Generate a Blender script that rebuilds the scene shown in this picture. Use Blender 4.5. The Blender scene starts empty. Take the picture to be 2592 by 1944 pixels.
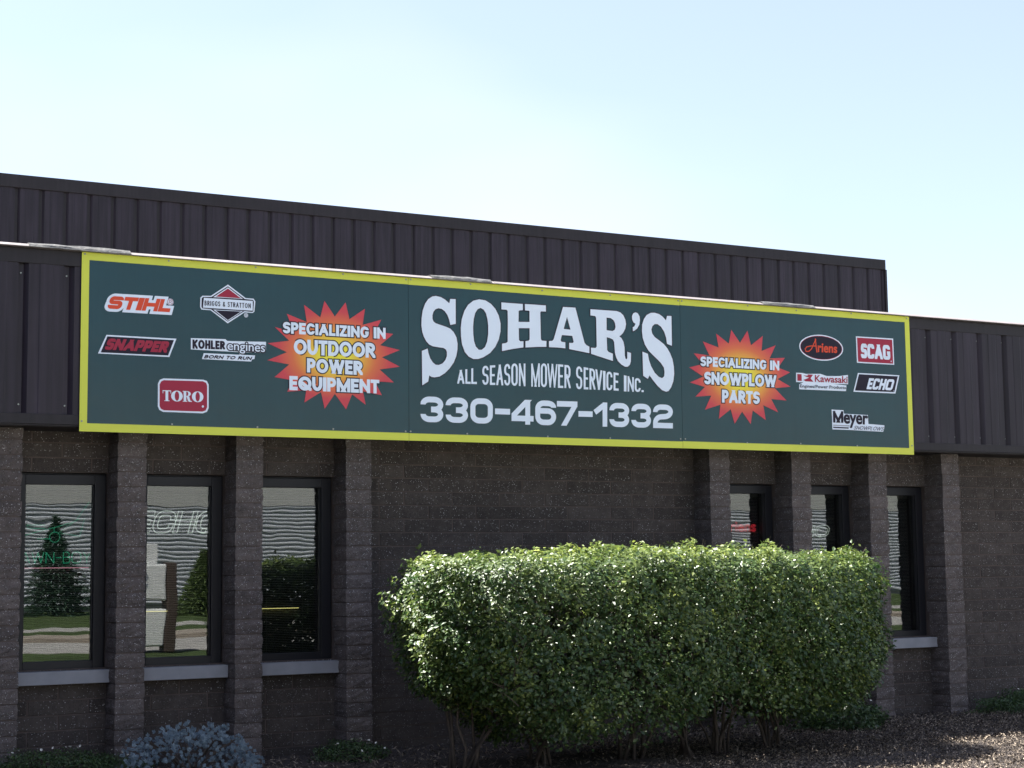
import bpy, bmesh, math, random
import numpy as np
from mathutils import Vector, Matrix, noise
from mathutils.geometry import tessellate_polygon
random.seed(11); rng = np.random.default_rng(11)
S = bpy.context.scene; C = S.collection
Z0 = 2.27                      # height of the sign's lower edge above the ground

# ---------------------------------------------------------------- camera
yaw, pit, roll = 0.503658876, 0.107690829, -0.0120586367
fw = Vector((math.sin(yaw)*math.cos(pit), math.cos(yaw)*math.cos(pit), math.sin(pit)))
rt = Vector((math.cos(yaw), -math.sin(yaw), 0)); up = rt.cross(fw)
r2 = rt*math.cos(roll)+up*math.sin(roll); u2 = up*math.cos(roll)-rt*math.sin(roll)
cd = bpy.data.cameras.new('camera'); cam = bpy.data.objects.new('camera', cd); C.objects.link(cam)
M = Matrix((r2, u2, -fw)).transposed().to_4x4(); M.translation = Vector((-2.96579, -11.39042, Z0-0.949935))
cam.matrix_world = M
cd.sensor_width = 36; cd.lens = 36*4329.31/2592; cd.clip_start = 0.1; cd.clip_end = 2000
S.camera = cam

# ---------------------------------------------------------------- sky, sun, exposure
SUN = Vector((-0.43, 0.425, 1.0)).normalized()
W = bpy.data.worlds.new('World'); S.world = W; W.use_nodes = True
nt = W.node_tree; nt.nodes.clear()
wo = nt.nodes.new('ShaderNodeOutputWorld'); bg = nt.nodes.new('ShaderNodeBackground')
sk = nt.nodes.new('ShaderNodeTexSky'); sk.sky_type = 'NISHITA'; sk.sun_disc = False
sk.sun_elevation = math.asin(SUN.z); sk.sun_rotation = math.atan2(SUN.x, SUN.y)
sk.air_density = 1.0; sk.dust_density = 1.2; sk.ozone_density = 1.5
tc = nt.nodes.new('ShaderNodeTexCoord'); mp = nt.nodes.new('ShaderNodeMapping'); mp.inputs['Scale'].default_value = (1.2, 1.2, 2.6)
nz = nt.nodes.new('ShaderNodeTexNoise'); nz.inputs['Scale'].default_value = 1.6; nz.inputs['Detail'].default_value = 3; nz.inputs['Roughness'].default_value = .55
rp = nt.nodes.new('ShaderNodeValToRGB'); rp.color_ramp.elements[0].position = .48; rp.color_ramp.elements[0].color = (.17, .17, .17, 1)
rp.color_ramp.elements[1].position = .75; rp.color_ramp.elements[1].color = (.33, .33, .33, 1)
mx = nt.nodes.new('ShaderNodeMix'); mx.data_type = 'RGBA'; mx.blend_type = 'MIX'
mx.inputs[7].default_value = (7.2, 6.7, 7.6, 1)
L = nt.links.new
L(tc.outputs['Generated'], mp.inputs['Vector']); L(mp.outputs[0], nz.inputs['Vector']); L(nz.outputs['Fac'], rp.inputs[0])
L(rp.outputs[0], mx.inputs[0]); L(sk.outputs[0], mx.inputs[6]); L(mx.outputs[2], bg.inputs[0])
bg.inputs[1].default_value = 0.055; L(bg.outputs[0], wo.inputs[0])
sd = bpy.data.lights.new('sun', 'SUN'); sd.energy = 5.0; sd.angle = math.radians(.55); sd.color = (1, .965, .9)
so = bpy.data.objects.new('sun', sd); C.objects.link(so); so.rotation_euler = SUN.to_track_quat('Z', 'Y').to_euler(); so.location = (0, 0, 30)
S.view_settings.view_transform = 'Standard'; S.view_settings.look = 'None'; S.view_settings.gamma = 1
S.view_settings.use_curve_mapping = False; S.view_settings.exposure = 2.15
S.cycles.max_bounces = 8; S.cycles.transparent_max_bounces = 12; S.cycles.sample_clamp_indirect = 6

# ---------------------------------------------------------------- materials
MATS = {}
def mat(name, col, rough=.7, metal=0, spec=.5, bump=None, var=None, build=None):
    m = bpy.data.materials.new(name); m.use_nodes = True; t = m.node_tree; b = t.nodes['Principled BSDF']
    b.inputs['Base Color'].default_value = (*col, 1); b.inputs['Roughness'].default_value = rough
    b.inputs['Metallic'].default_value = metal; b.inputs['Specular IOR Level'].default_value = spec
    if var or bump:
        tc = t.nodes.new('ShaderNodeTexCoord'); oi = t.nodes.new('ShaderNodeObjectInfo')
        sc = t.nodes.new('ShaderNodeVectorMath'); sc.operation = 'SCALE'; sc.inputs[0].default_value = (37, 53, 71)
        t.links.new(oi.outputs['Random'], sc.inputs['Scale'])
        ad = t.nodes.new('ShaderNodeVectorMath'); ad.operation = 'ADD'
        t.links.new(tc.outputs['Object'], ad.inputs[0]); t.links.new(sc.outputs[0], ad.inputs[1])
        vec = ad.outputs[0]
    if var:   # (scale, amount) : brightness mottling
        n = t.nodes.new('ShaderNodeTexNoise'); n.inputs['Scale'].default_value = var[0]; n.inputs['Detail'].default_value = 6
        t.links.new(vec, n.inputs['Vector'])
        h = t.nodes.new('ShaderNodeHueSaturation'); h.inputs['Color'].default_value = (*col, 1)
        mr = t.nodes.new('ShaderNodeMapRange'); mr.inputs['From Min'].default_value = .25; mr.inputs['From Max'].default_value = .75
        mr.inputs['To Min'].default_value = 1-var[1]; mr.inputs['To Max'].default_value = 1+var[1]
        t.links.new(n.outputs['Fac'], mr.inputs['Value']); t.links.new(mr.outputs[0], h.inputs['Value'])
        t.links.new(h.outputs[0], b.inputs['Base Color'])
    if bump:  # (scale, strength, distance)
        n = t.nodes.new('ShaderNodeTexNoise'); n.inputs['Scale'].default_value = bump[0]; n.inputs['Detail'].default_value = 5
        t.links.new(vec, n.inputs['Vector'])
        bp = t.nodes.new('ShaderNodeBump'); bp.inputs['Strength'].default_value = bump[1]; bp.inputs['Distance'].default_value = bump[2]
        t.links.new(n.outputs['Fac'], bp.inputs['Height']); t.links.new(bp.outputs[0], b.inputs['Normal'])
    MATS[name] = m
    return m
def block_mat(name, col, spec_amt, bumpd, tint=(.17,.16,.17)):
    """dark concrete with pale aggregate specks and small pits"""
    m = mat(name, col, .9, spec=.25); t = m.node_tree; b = t.nodes['Principled BSDF']; N = t.nodes.new; K = t.links.new
    tc = N('ShaderNodeTexCoord'); oi = N('ShaderNodeObjectInfo')
    sc = N('ShaderNodeVectorMath'); sc.operation = 'SCALE'; sc.inputs[0].default_value = (37, 53, 71); K(oi.outputs['Random'], sc.inputs['Scale'])
    ad = N('ShaderNodeVectorMath'); ad.operation = 'ADD'; K(tc.outputs['Object'], ad.inputs[0]); K(sc.outputs[0], ad.inputs[1])
    n = N('ShaderNodeTexNoise'); n.inputs['Scale'].default_value = 11; n.inputs['Detail'].default_value = 8; n.inputs['Roughness'].default_value = .7; K(ad.outputs[0], n.inputs['Vector'])
    mr = N('ShaderNodeMapRange'); mr.inputs[1].default_value = .25; mr.inputs[2].default_value = .75; mr.inputs[3].default_value = .62; mr.inputs[4].default_value = 1.4; K(n.outputs['Fac'], mr.inputs[0])
    r2_ = N('ShaderNodeMath'); r2_.operation = 'MULTIPLY_ADD'; r2_.inputs[1].default_value = .32; r2_.inputs[2].default_value = .84; K(oi.outputs['Random'], r2_.inputs[0])
    mu = N('ShaderNodeMath'); mu.operation = 'MULTIPLY'; K(mr.outputs[0], mu.inputs[0]); K(r2_.outputs[0], mu.inputs[1])
    h = N('ShaderNodeHueSaturation'); h.inputs['Color'].default_value = (*col, 1); K(mu.outputs[0], h.inputs['Value'])
    v = N('ShaderNodeTexVoronoi'); v.inputs['Scale'].default_value = 118; K(ad.outputs[0], v.inputs['Vector'])
    sp = N('ShaderNodeSeparateColor'); K(v.outputs['Color'], sp.inputs[0])
    rad = N('ShaderNodeMapRange'); rad.inputs[1].default_value = 1-spec_amt; rad.inputs[2].default_value = 1; rad.inputs[3].default_value = .0; rad.inputs[4].default_value = .42; K(sp.outputs[0], rad.inputs[0])
    lt = N('ShaderNodeMath'); lt.operation = 'LESS_THAN'; K(v.outputs['Distance'], lt.inputs[0]); K(rad.outputs[0], lt.inputs[1])
    mx = N('ShaderNodeMix'); mx.data_type = 'RGBA'; K(lt.outputs[0], mx.inputs[0]); K(h.outputs[0], mx.inputs[6]); sc7 = N('ShaderNodeMix'); sc7.data_type = 'RGBA'; sc7.inputs[6].default_value = (.10, .10, .10, 1); sc7.inputs[7].default_value = (.42, .41, .41, 1); K(sp.outputs[1], sc7.inputs[0]); K(sc7.outputs[2], mx.inputs[7])
    # dark pits
    v2 = N('ShaderNodeTexVoronoi'); v2.inputs['Scale'].default_value = 190; K(ad.outputs[0], v2.inputs['Vector'])
    s2 = N('ShaderNodeSeparateColor'); K(v2.outputs['Color'], s2.inputs[0])
    ra = N('ShaderNodeMapRange'); ra.inputs[1].default_value = .72; ra.inputs[2].default_value = 1; ra.inputs[3].default_value = 0; ra.inputs[4].default_value = .45; K(s2.outputs[1], ra.inputs[0])
    l2 = N('ShaderNodeMath'); l2.operation = 'LESS_THAN'; K(v2.outputs['Distance'], l2.inputs[0]); K(ra.outputs[0], l2.inputs[1])
    m2 = N('ShaderNodeMix'); m2.data_type = 'RGBA'; K(l2.outputs[0], m2.inputs[0]); K(mx.outputs[2], m2.inputs[6]); m2.inputs[7].default_value = (.012, .011, .011, 1)
    K(m2.outputs[2], b.inputs['Base Color'])
    n2 = N('ShaderNodeTexNoise'); n2.inputs['Scale'].default_value = 38; n2.inputs['Detail'].default_value = 7; n2.inputs['Roughness'].default_value = .65; K(ad.outputs[0], n2.inputs['Vector'])
    bp = N('ShaderNodeBump'); bp.inputs['Strength'].default_value = .9; bp.inputs['Distance'].default_value = bumpd; K(n2.outputs['Fac'], bp.inputs['Height']); K(bp.outputs[0], b.inputs['Normal'])
    return m
SPLIT = block_mat('split_face_concrete', (.098, .082, .077), .58, .012)
GROUND = block_mat('ground_face_concrete', (.060, .050, .045), .36, .004)
MORTAR = mat('mortar', (.092, .072, .064), .95, spec=.2, bump=(60, .5, .003), var=(6, .25))
SILLM = mat('cast_stone', (.23, .235, .255), .85, bump=(90, .3, .002), var=(9, .12))
STEEL = mat('bronze_steel_sheet', (.020, .015, .023), .48, spec=.28, bump=(2.2, .12, .02), var=(3, .14))
TRIM = mat('bronze_steel_trim', (.017, .014, .017), .52, spec=.28, bump=(3, .15, .02), var=(2.5, .15))
COPE = mat('bare_metal_edge', (.21, .185, .185), .7, metal=.1, bump=(7, .5, .02), var=(5, .2))
SEALM = mat('grey_sealant_tape', (.085, .085, .085), .8, bump=(18, .8, .02), var=(12, .3))
FRAME = mat('dark_anodised_frame', (.010, .010, .013), .45, spec=.28, bump=(20, .1, .002))
ROOFM = mat('roof_gravel', (.22, .21, .20), .95, var=(12, .3))
BACK = mat('interior_dark', (.03, .03, .03), .9)
WHITE = mat('sign_white_vinyl', (.66, .73, .83), .5, spec=.15); BLACK = mat('sign_black_vinyl', (.018, .014, .026), .45, spec=.15)
RED = mat('sign_red_vinyl', (.31, .028, .055), .45, spec=.15); ORANGE = mat('sign_orange_vinyl', (.62, .075, .035), .45, spec=.15)
YEL = mat('sign_yellow_vinyl', (.56, .59, .045), .42, bump=(1.5, .1, .02)); GREY = mat('sign_grey_vinyl', (.3, .32, .36), .5)
GREEN = mat('sign_green_panel', (.007, .040, .048), .18, spec=.38, bump=(.8, .55, .02), var=(1.5, .12))
SCREW = mat('screw_zinc', (.25, .27, .25), .4, metal=.6)
# radial red-orange-yellow print of the starbursts
BURST = mat('sign_starburst_print', (.6, .2, .02), .45)
t = BURST.node_tree; b = t.nodes['Principled BSDF']; tc = t.nodes.new('ShaderNodeTexCoord')
mpn = t.nodes.new('ShaderNodeMapping'); gr = t.nodes.new('ShaderNodeTexGradient'); gr.gradient_type = 'SPHERICAL'
cr = t.nodes.new('ShaderNodeValToRGB')
mpn.inputs['Scale'].default_value = (1.72, 1.0, 2.35)
e = cr.color_ramp.elements; e[0].position = .0; e[0].color = (.50, .028, .055, 1); e[1].position = .80; e[1].color = (.74, .64, .03, 1)
for p_, c_ in ((.24, (.52, .035, .05, 1)), (.44, (.62, .13, .035, 1)), (.60, (.70, .33, .03, 1))):
    q = e.new(p_); q.color = c_
t.links.new(tc.outputs['Object'], mpn.inputs[0]); t.links.new(mpn.outputs[0], gr.inputs[0]); t.links.new(gr.outputs[0], cr.inputs[0]); t.links.new(cr.outputs[0], b.inputs['Base Color'])
# window glass: tinted, mirror-like, slightly wavy
GLASS = bpy.data.materials.new('tinted_glass'); GLASS.use_nodes = True; t = GLASS.node_tree; t.nodes.clear()
o_ = t.nodes.new('ShaderNodeOutputMaterial'); ms = t.nodes.new('ShaderNodeMixShader'); tr = t.nodes.new('ShaderNodeBsdfTransparent'); gl = t.nodes.new('ShaderNodeBsdfGlossy')
tr.inputs[0].default_value = (.52, .54, .53, 1); gl.inputs['Roughness'].default_value = 0.0; gl.inputs['Color'].default_value = (.9, .93, .95, 1)
lw = t.nodes.new('ShaderNodeLayerWeight'); lw.inputs['Blend'].default_value = .5
pw = t.nodes.new('ShaderNodeMath'); pw.operation = 'POWER'; pw.inputs[1].default_value = 4.0; t.links.new(lw.outputs['Facing'], pw.inputs[0])
fr = t.nodes.new('ShaderNodeMath'); fr.operation = 'MULTIPLY_ADD'; fr.inputs[1].default_value = .85; fr.inputs[2].default_value = .088; t.links.new(pw.outputs[0], fr.inputs[0])
tc = t.nodes.new('ShaderNodeTexCoord'); n = t.nodes.new('ShaderNodeTexNoise'); n.inputs['Scale'].default_value = 2.3; n.inputs['Detail'].default_value = 1.5
bp = t.nodes.new('ShaderNodeBump'); bp.inputs['Strength'].default_value = .10; bp.inputs['Distance'].default_value = .006
t.links.new(tc.outputs['Object'], n.inputs['Vector']); t.links.new(n.outputs['Fac'], bp.inputs['Height']); t.links.new(bp.outputs[0], gl.inputs['Normal'])
t.links.new(fr.outputs[0], ms.inputs[0]); t.links.new(tr.outputs[0], ms.inputs[1]); t.links.new(gl.outputs[0], ms.inputs[2]); t.links.new(ms.outputs[0], o_.inputs[0])
def leaf_mat(name, col, col2, rough=.38, trans=.3, spec=.6):
    m = mat(name, col, rough, spec=spec); t = m.node_tree; b = t.nodes['Principled BSDF']; o_ = t.nodes['Material Output']
    at = t.nodes.new('ShaderNodeAttribute'); at.attribute_name = 'tint'
    mx = t.nodes.new('ShaderNodeMix'); mx.data_type = 'RGBA'; mx.inputs[6].default_value = (*col, 1); mx.inputs[7].default_value = (*col2, 1)
    t.links.new(at.outputs['Fac'], mx.inputs[0]); t.links.new(mx.outputs[2], b.inputs['Base Color'])
    tl = t.nodes.new('ShaderNodeBsdfTranslucent'); br = t.nodes.new('ShaderNodeHueSaturation'); br.inputs['Value'].default_value = 1.5
    t.links.new(mx.outputs[2], br.inputs['Color']); t.links.new(br.outputs[0], tl.inputs[0])
    ms = t.nodes.new('ShaderNodeMixShader'); ms.inputs[0].default_value = trans
    t.links.new(b.outputs[0], ms.inputs[1]); t.links.new(tl.outputs[0], ms.inputs[2]); t.links.new(ms.outputs[0], o_.inputs[0])
    return m
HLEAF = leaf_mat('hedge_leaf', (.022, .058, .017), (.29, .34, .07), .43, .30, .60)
SLEAF = leaf_mat('shrub_leaf', (.020, .055, .018), (.06, .10, .025), .45, .25)
BLEAF = leaf_mat('blue_spruce_needle', (.13, .19, .25), (.38, .47, .52), .55, .15, .3)
NLEAF = leaf_mat('dark_spruce_needle', (.02, .05, .03), (.04, .08, .045), .6, .1, .3)
BARK = mat('shrub_bark', (.055, .042, .032), .9, bump=(40, .6, .006), var=(20, .3))
PETAL = mat('white_petal', (.8, .78, .7), .6)
MULCH = mat('bark_mulch', (.034, .026, .023), .95, bump=(45, 1, .03), var=(30, .5))
CHIP = leaf_mat('bark_chip', (.022, .017, .014), (.34, .28, .22), .85, .0, .2)

def streaks(m, amt):
    t = m.node_tree; b = t.nodes['Principled BSDF']; src = b.inputs['Base Color'].links[0].from_socket
    tc = t.nodes.new('ShaderNodeTexCoord'); oi = t.nodes.new('ShaderNodeObjectInfo'); ad = t.nodes.new('ShaderNodeVectorMath'); ad.operation = 'ADD'
    mp = t.nodes.new('ShaderNodeMapping'); mp.inputs['Scale'].default_value = (26, 26, 1.1); n = t.nodes.new('ShaderNodeTexNoise'); n.inputs['Scale'].default_value = 1; n.inputs['Detail'].default_value = 4
    sc = t.nodes.new('ShaderNodeVectorMath'); sc.operation = 'SCALE'; sc.inputs[0].default_value = (17, 31, 9); t.links.new(oi.outputs['Random'], sc.inputs['Scale'])
    t.links.new(tc.outputs['Object'], ad.inputs[0]); t.links.new(sc.outputs[0], ad.inputs[1]); t.links.new(ad.outputs[0], mp.inputs[0]); t.links.new(mp.outputs[0], n.inputs['Vector'])
    mr = t.nodes.new('ShaderNodeMapRange'); mr.inputs[1].default_value = .35; mr.inputs[2].default_value = .7; mr.inputs[3].default_value = 1-amt; mr.inputs[4].default_value = 1+amt; t.links.new(n.outputs['Fac'], mr.inputs[0])
    ob_ = t.nodes.new('ShaderNodeMath'); ob_.operation = 'MULTIPLY_ADD'; ob_.inputs[1].default_value = amt; ob_.inputs[2].default_value = 1-amt/2; t.links.new(oi.outputs['Random'], ob_.inputs[0])
    mu = t.nodes.new('ShaderNodeMath'); mu.operation = 'MULTIPLY'; t.links.new(mr.outputs[0], mu.inputs[0]); t.links.new(ob_.outputs[0], mu.inputs[1])
    h = t.nodes.new('ShaderNodeHueSaturation'); t.links.new(src, h.inputs['Color']); t.links.new(mu.outputs[0], h.inputs['Value']); t.links.new(h.outputs[0], b.inputs['Base Color'])
streaks(STEEL, .30); streaks(TRIM, .18); streaks(GREEN, .03)
# ---------------------------------------------------------------- object helpers
def link(o, parent=None, **kw):
    C.objects.link(o)
    if parent is not None: o.parent = parent
    for k, v in kw.items(): o[k] = v
    return o
def empty(name, loc=(0, 0, 0), **kw):
    o = bpy.data.objects.new(name, None); o.location = loc; o.empty_display_size = .3
    return link(o, **kw)
class MB:
    def __init__(s): s.v = []; s.f = []; s.m = []; s.mats = []
    def mi(s, m):
        if m not in s.mats: s.mats.append(m)
        return s.mats.index(m)
    def box(s, a, b, m):
        i = len(s.v); (x0, y0, z0), (x1, y1, z1) = a, b
        s.v += [(x0,y0,z0),(x1,y0,z0),(x1,y1,z0),(x0,y1,z0),(x0,y0,z1),(x1,y0,z1),(x1,y1,z1),(x0,y1,z1)]
        s.f += [tuple(i+k for k in f) for f in ((0,3,2,1),(4,5,6,7),(0,1,5,4),(1,2,6,5),(2,3,7,6),(3,0,4,7))]
        s.m += [s.mi(m)]*6
        return s
    def face(s, pts, m):
        i = len(s.v); s.v += [tuple(p) for p in pts]; s.f.append(tuple(range(i, i+len(pts)))); s.m.append(s.mi(m)); return s
    def prism(s, prof, x0, x1, m):          # closed (y,z) profile swept along X
        n = len(prof); i = len(s.v)
        s.v += [(x0, y, z) for y, z in prof]+[(x1, y, z) for y, z in prof]
        for k in range(n): s.f.append((i+k, i+(k+1) % n, i+n+(k+1) % n, i+n+k)); s.m.append(s.mi(m))
        s.f += [tuple(i+k for k in range(n-1, -1, -1)), tuple(i+n+k for k in range(n))]; s.m += [s.mi(m)]*2
        return s
    def tube(s, pts, r, m, n=6):
        i = len(s.v); P = [Vector(p) for p in pts]; R = r if isinstance(r, (list, tuple)) else [r]*len(P)
        for k, p in enumerate(P):
            d = (P[min(k+1, len(P)-1)]-P[max(k-1, 0)]).normalized()
            a = d.cross(Vector((0, 0, 1)) if abs(d.z) < .9 else Vector((1, 0, 0))).normalized(); b = d.cross(a)
            for j in range(n):
                q = p+(a*math.cos(2*math.pi*j/n)+b*math.sin(2*math.pi*j/n))*R[k]; s.v.append(tuple(q))
        for k in range(len(P)-1):
            for j in range(n): s.f.append((i+k*n+j, i+k*n+(j+1) % n, i+(k+1)*n+(j+1) % n, i+(k+1)*n+j)); s.m.append(s.mi(m))
        s.f += [tuple(i+j for j in range(n-1, -1, -1)), tuple(i+(len(P)-1)*n+j for j in range(n))]; s.m += [s.mi(m)]*2
        return s
    def mesh(s, name, smooth=False):
        me = bpy.data.meshes.new(name); me.from_pydata(s.v, [], s.f)
        for m in s.mats: me.materials.append(m)
        me.polygons.foreach_set('material_index', s.m)
        if smooth: me.polygons.foreach_set('use_smooth', [True]*len(s.f))
        me.update(); return me
    def obj(s, name, parent=None, loc=(0, 0, 0), smooth=False, bevel=0, **kw):
        o = bpy.data.objects.new(name, s.mesh(name, smooth)); o.location = loc; link(o, parent, **kw)
        if bevel:
            b = o.modifiers.new('bevel', 'BEVEL'); b.width = bevel; b.segments = 2; b.limit_method = 'ANGLE'
        return o
def inst(me, name, parent, loc, **kw):
    o = bpy.data.objects.new(name, me); o.location = loc; return link(o, parent, **kw)

# ================================================================ GROUND
def grid(name, x0, x1, y0, y1, nx, ny, z, amp, m, sc=1.0, **kw):
    xs = np.linspace(x0, x1, nx); ys = np.linspace(y0, y1, ny); v = []
    for y in ys:
        for x in xs: v.append((x, y, z+amp*(noise.noise(Vector((x*sc, y*sc, 3.1)))+.6*noise.noise(Vector((x*sc*3, y*sc*3, 9.1))))))
    f = [(j*nx+i, j*nx+i+1, (j+1)*nx+i+1, (j+1)*nx+i) for j in range(ny-1) for i in range(nx-1)]
    me = bpy.data.meshes.new(name); me.from_pydata(v, [], f); me.materials.append(m); me.polygons.foreach_set('use_smooth', [True]*len(f))
    return link(bpy.data.objects.new(name, me), kind='structure', **kw)
GRASS = mat('lawn_grass', (.050, .075, .022), .9, spec=.2, bump=(30, 1, .04), var=(.8, .35))
CONC = mat('light_concrete', (.33, .31, .285), .9, bump=(20, .3, .005), var=(1.2, .12))
CURBM = mat('tan_curb_concrete', (.30, .25, .20), .9, var=(1.5, .15))
gm = MB().face([(-300, -300, -.05), (300, -300, -.05), (300, 300, -.05), (-300, 300, -.05)], GRASS).obj('ground', kind='structure')
grid('mulch_bed', -9, 24, -4.1, .62, 330, 48, .0, .022, MULCH, 1.6)
MB().box((-60, -49.9, -.2), (120, -4.1, -.012), GRASS).obj('lawn', kind='structure')
MB().box((-60, -13.6, -.1), (120, -5.2, .002), CONC).obj('added_forecourt', kind='structure')  # unseen pale slab, added to bounce sunlight onto the shaded front
MB().box((-60, -21.4, -.1), (120, -16.6, -.004), CONC).obj('road', kind='structure')
MB().box((-60, -23.4, -.1), (120, -21.4, .08), CURBM).obj('kerb', kind='structure')
MB().box((-60, -31.2, -.1), (120, -28.4, -.002), CONC).obj('pavement', kind='structure')

def scatter_quads(name, P, L_, Wd, nrm_bias, m, rng, parent=None, fold=.25, thick=False, tint=None, up=None, **kw):
    """P (n,3) leaf bases; nrm_bias (n,3) preferred leaf normals; each leaf = 4 verts, folded along the midrib"""
    n = len(P)
    N_ = nrm_bias+rng.normal(0, 1, (n, 3))*kw.pop('jitter', .6); N_ /= np.linalg.norm(N_, axis=1, keepdims=True)
    D = rng.normal(0, 1, (n, 3)) if up is None else up+rng.normal(0, .55, (n, 3))
    D -= N_*np.sum(D*N_, axis=1, keepdims=True); D /= np.linalg.norm(D, axis=1, keepdims=True)
    B = np.cross(N_, D); L_ = L_[:, None]; Wd = Wd[:, None]
    mid = P+D*L_*.45
    v = np.stack([P, mid-B*Wd*.5+N_*Wd*fold, P+D*L_, mid+B*Wd*.5+N_*Wd*fold], 1).reshape(-1, 3)
    i = np.arange(n)[:, None]*4
    f = np.concatenate([i+np.array([[0, 1, 2]]), i+np.array([[0, 2, 3]])], 1).reshape(-1, 3)
    me = bpy.data.meshes.new(name); me.vertices.add(len(v)); me.vertices.foreach_set('co', v.ravel())
    me.loops.add(f.size); me.loops.foreach_set('vertex_index', f.ravel().astype(np.int32))
    me.polygons.add(len(f)); me.polygons.foreach_set('loop_start', np.arange(0, f.size, 3, dtype=np.int32))
    me.update(calc_edges=True); me.materials.append(m)
    tn = rng.random(n) if tint is None else tint
    a = me.attributes.new('tint', 'FLOAT', 'POINT'); a.data.foreach_set('value', np.repeat(tn, 4).astype(np.float32))
    return link(bpy.data.objects.new(name, me), parent, **kw)
# bark chips
def chips(n, x0, x1, y0, y1, lo, hi):
    P = np.stack([rng.uniform(x0, x1, n), rng.uniform(y0, y1, n), rng.uniform(.0, .024, n)], 1)
    nb = np.tile([0, 0, 1.0], (n, 1))
    return P, rng.uniform(lo, hi, n), rng.uniform(.004, .011, n), nb
a = [chips(80000, 3.6, 9.5, -3.9, .25, .010, .036), chips(9000, -1, 3.6, -3.0, .25, .02, .06)]
P, Lh, Wh, NB = [np.concatenate([q[k] for q in a]) for k in range(4)]
scatter_quads('bark_chips', P, Lh, Wh, NB, CHIP, rng, fold=.35, jitter=.55, tint=rng.random(len(P))**1.9, kind='stuff')

# ================================================================ BUILDING
bld = empty('shop_building', (0, 0, 0), label='dark brown block building with a ribbed steel fascia and a taller ribbed wall behind', category='building')
CH = 0.1030; TOPJ = Z0-0.047
jz = lambda k: TOPJ-CH*k                    # mortar joint heights
YW, YP = 0.43, 0.20
PW = .197
lefts = [-1.375, -.5255, .324, 1.1735, 2.023, 5.277, 6.1235, 6.970, 7.8165]
bays = [(lefts[i]+PW, lefts[i+1]) for i in (0, 1, 2, 3, 5, 6, 7)]
WT, WBt = jz(2), jz(15)                     # window opening top / sill line
# --- wall backing (mortar)
wallm = MB()
def wbox(x0, x1, z0, z1): wallm.box((x0, YW+.0032, z0), (x1, YW+.19, z1), MORTAR)
edges = [-5.6]+[e for b_ in bays for e in b_]+[22.0]
for i in range(0, len(edges), 2): wbox(edges[i], edges[i+1], -.1, Z0+.06)
for a_, b_ in bays: wbox(a_, b_, -.1, WBt); wbox(a_, b_, WT+.002, Z0+.06)
wall = wallm.obj('front_wall', bld)
# --- block meshes
def smooth_block(w, h, seed, amp=.0011):
    r = random.Random(seed); nx = max(2, int(w/.07)); nzz = 3; v = []; f = []
    bv = .003
    xs = [0, bv]+[bv+(w-2*bv)*(i/nx) for i in range(1, nx)]+[w-bv, w]; zs = [0, bv, h*.5, h-bv, h]
    for j, z in enumerate(zs):
        for i, x in enumerate(xs):
            e_ = (i in (0, len(xs)-1)) or (j in (0, len(zs)-1))
            v.append((x, (.0045 if e_ else r.uniform(-amp, amp)), z))
    n = len(xs)
    for j in range(len(zs)-1):
        for i in range(n-1): a = j*n+i; f.append((a, a+1, a+n+1, a+n))
    k = len(v); v += [(0, .05, 0), (w, .05, 0), (w, .05, h), (0, .05, h)]
    T = (len(zs)-1)*n
    f.append(tuple([k]+[k+1]+[i for i in range(n-1, -1, -1)])); f.append(tuple([k+3]+[T+i for i in range(n)]+[k+2]))
    f.append(tuple([k]+[j*n for j in range(len(zs))]+[k+3])); f.append(tuple([k+1, k+2]+[j*n+n-1 for j in range(len(zs)-1, -1, -1)]))
    me = bpy.data.meshes.new('block'); me.from_pydata(v, [], f); me.materials.append(GROUND); me.update(); return me
def split_block(w, h, d, seed, amp=.0115):
    r = random.Random(seed)
    ring = [(0, d, 0), (0, d*.55, 1), (0, d*.2, 1), (0, .0, 2), (w*.28, 0, 3), (w*.52, 0, 3), (w*.76, 0, 3), (w, 0, 4), (w, d*.4, 5), (w, d, 0)]
    dirs = {0: (0, 0), 1: (-1, 0), 2: (-.6, -.6), 3: (0, -1), 4: (.6, -.6), 5: (1, 0)}
    zs = [0, h*.12, h*.38, h*.66, h*.88, h]; v = []; f = []; n = len(ring)
    for j, z in enumerate(zs):
        for (x, y, k) in ring:
            dx, dy = dirs[k]; a = (r.uniform(.1, 1)*amp*(.45 if j in (1, len(zs)-2) else 1) if 0 < j < len(zs)-1 else .0012)
            v.append((x+dx*a, y+dy*a, z+(r.uniform(-.003, .003) if 0 < j < len(zs)-1 else 0)))
    for j in range(len(zs)-1):
        for i in range(n-1): a = j*n+i; f.append((a, a+1, a+n+1, a+n))
    f.append(tuple(range(n-1, -1, -1))); f.append(tuple((len(zs)-1)*n+i for i in range(n)))
    me = bpy.data.meshes.new('split_block'); me.from_pydata(v, [], f); me.materials.append(SPLIT); me.update(); return me
JT = .0075
FULL = [smooth_block(.4125-JT, CH-JT, s) for s in range(6)]
CACHE = {}
def wall_piece(x0, x1, z0, z1, seed):
    key = (round((x1-x0)*200), round((z1-z0)*200), seed % 2)
    if abs(x1-x0-(.4125-JT)) < .002 and abs(z1-z0-(CH-JT)) < .002: return FULL[seed % 6]
    if key not in CACHE: CACHE[key] = smooth_block(x1-x0, z1-z0, seed)
    return CACHE[key]
extra = MB()    # blocks nobody can pick apart in the photograph (hidden behind the hedge or out of frame)
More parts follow.
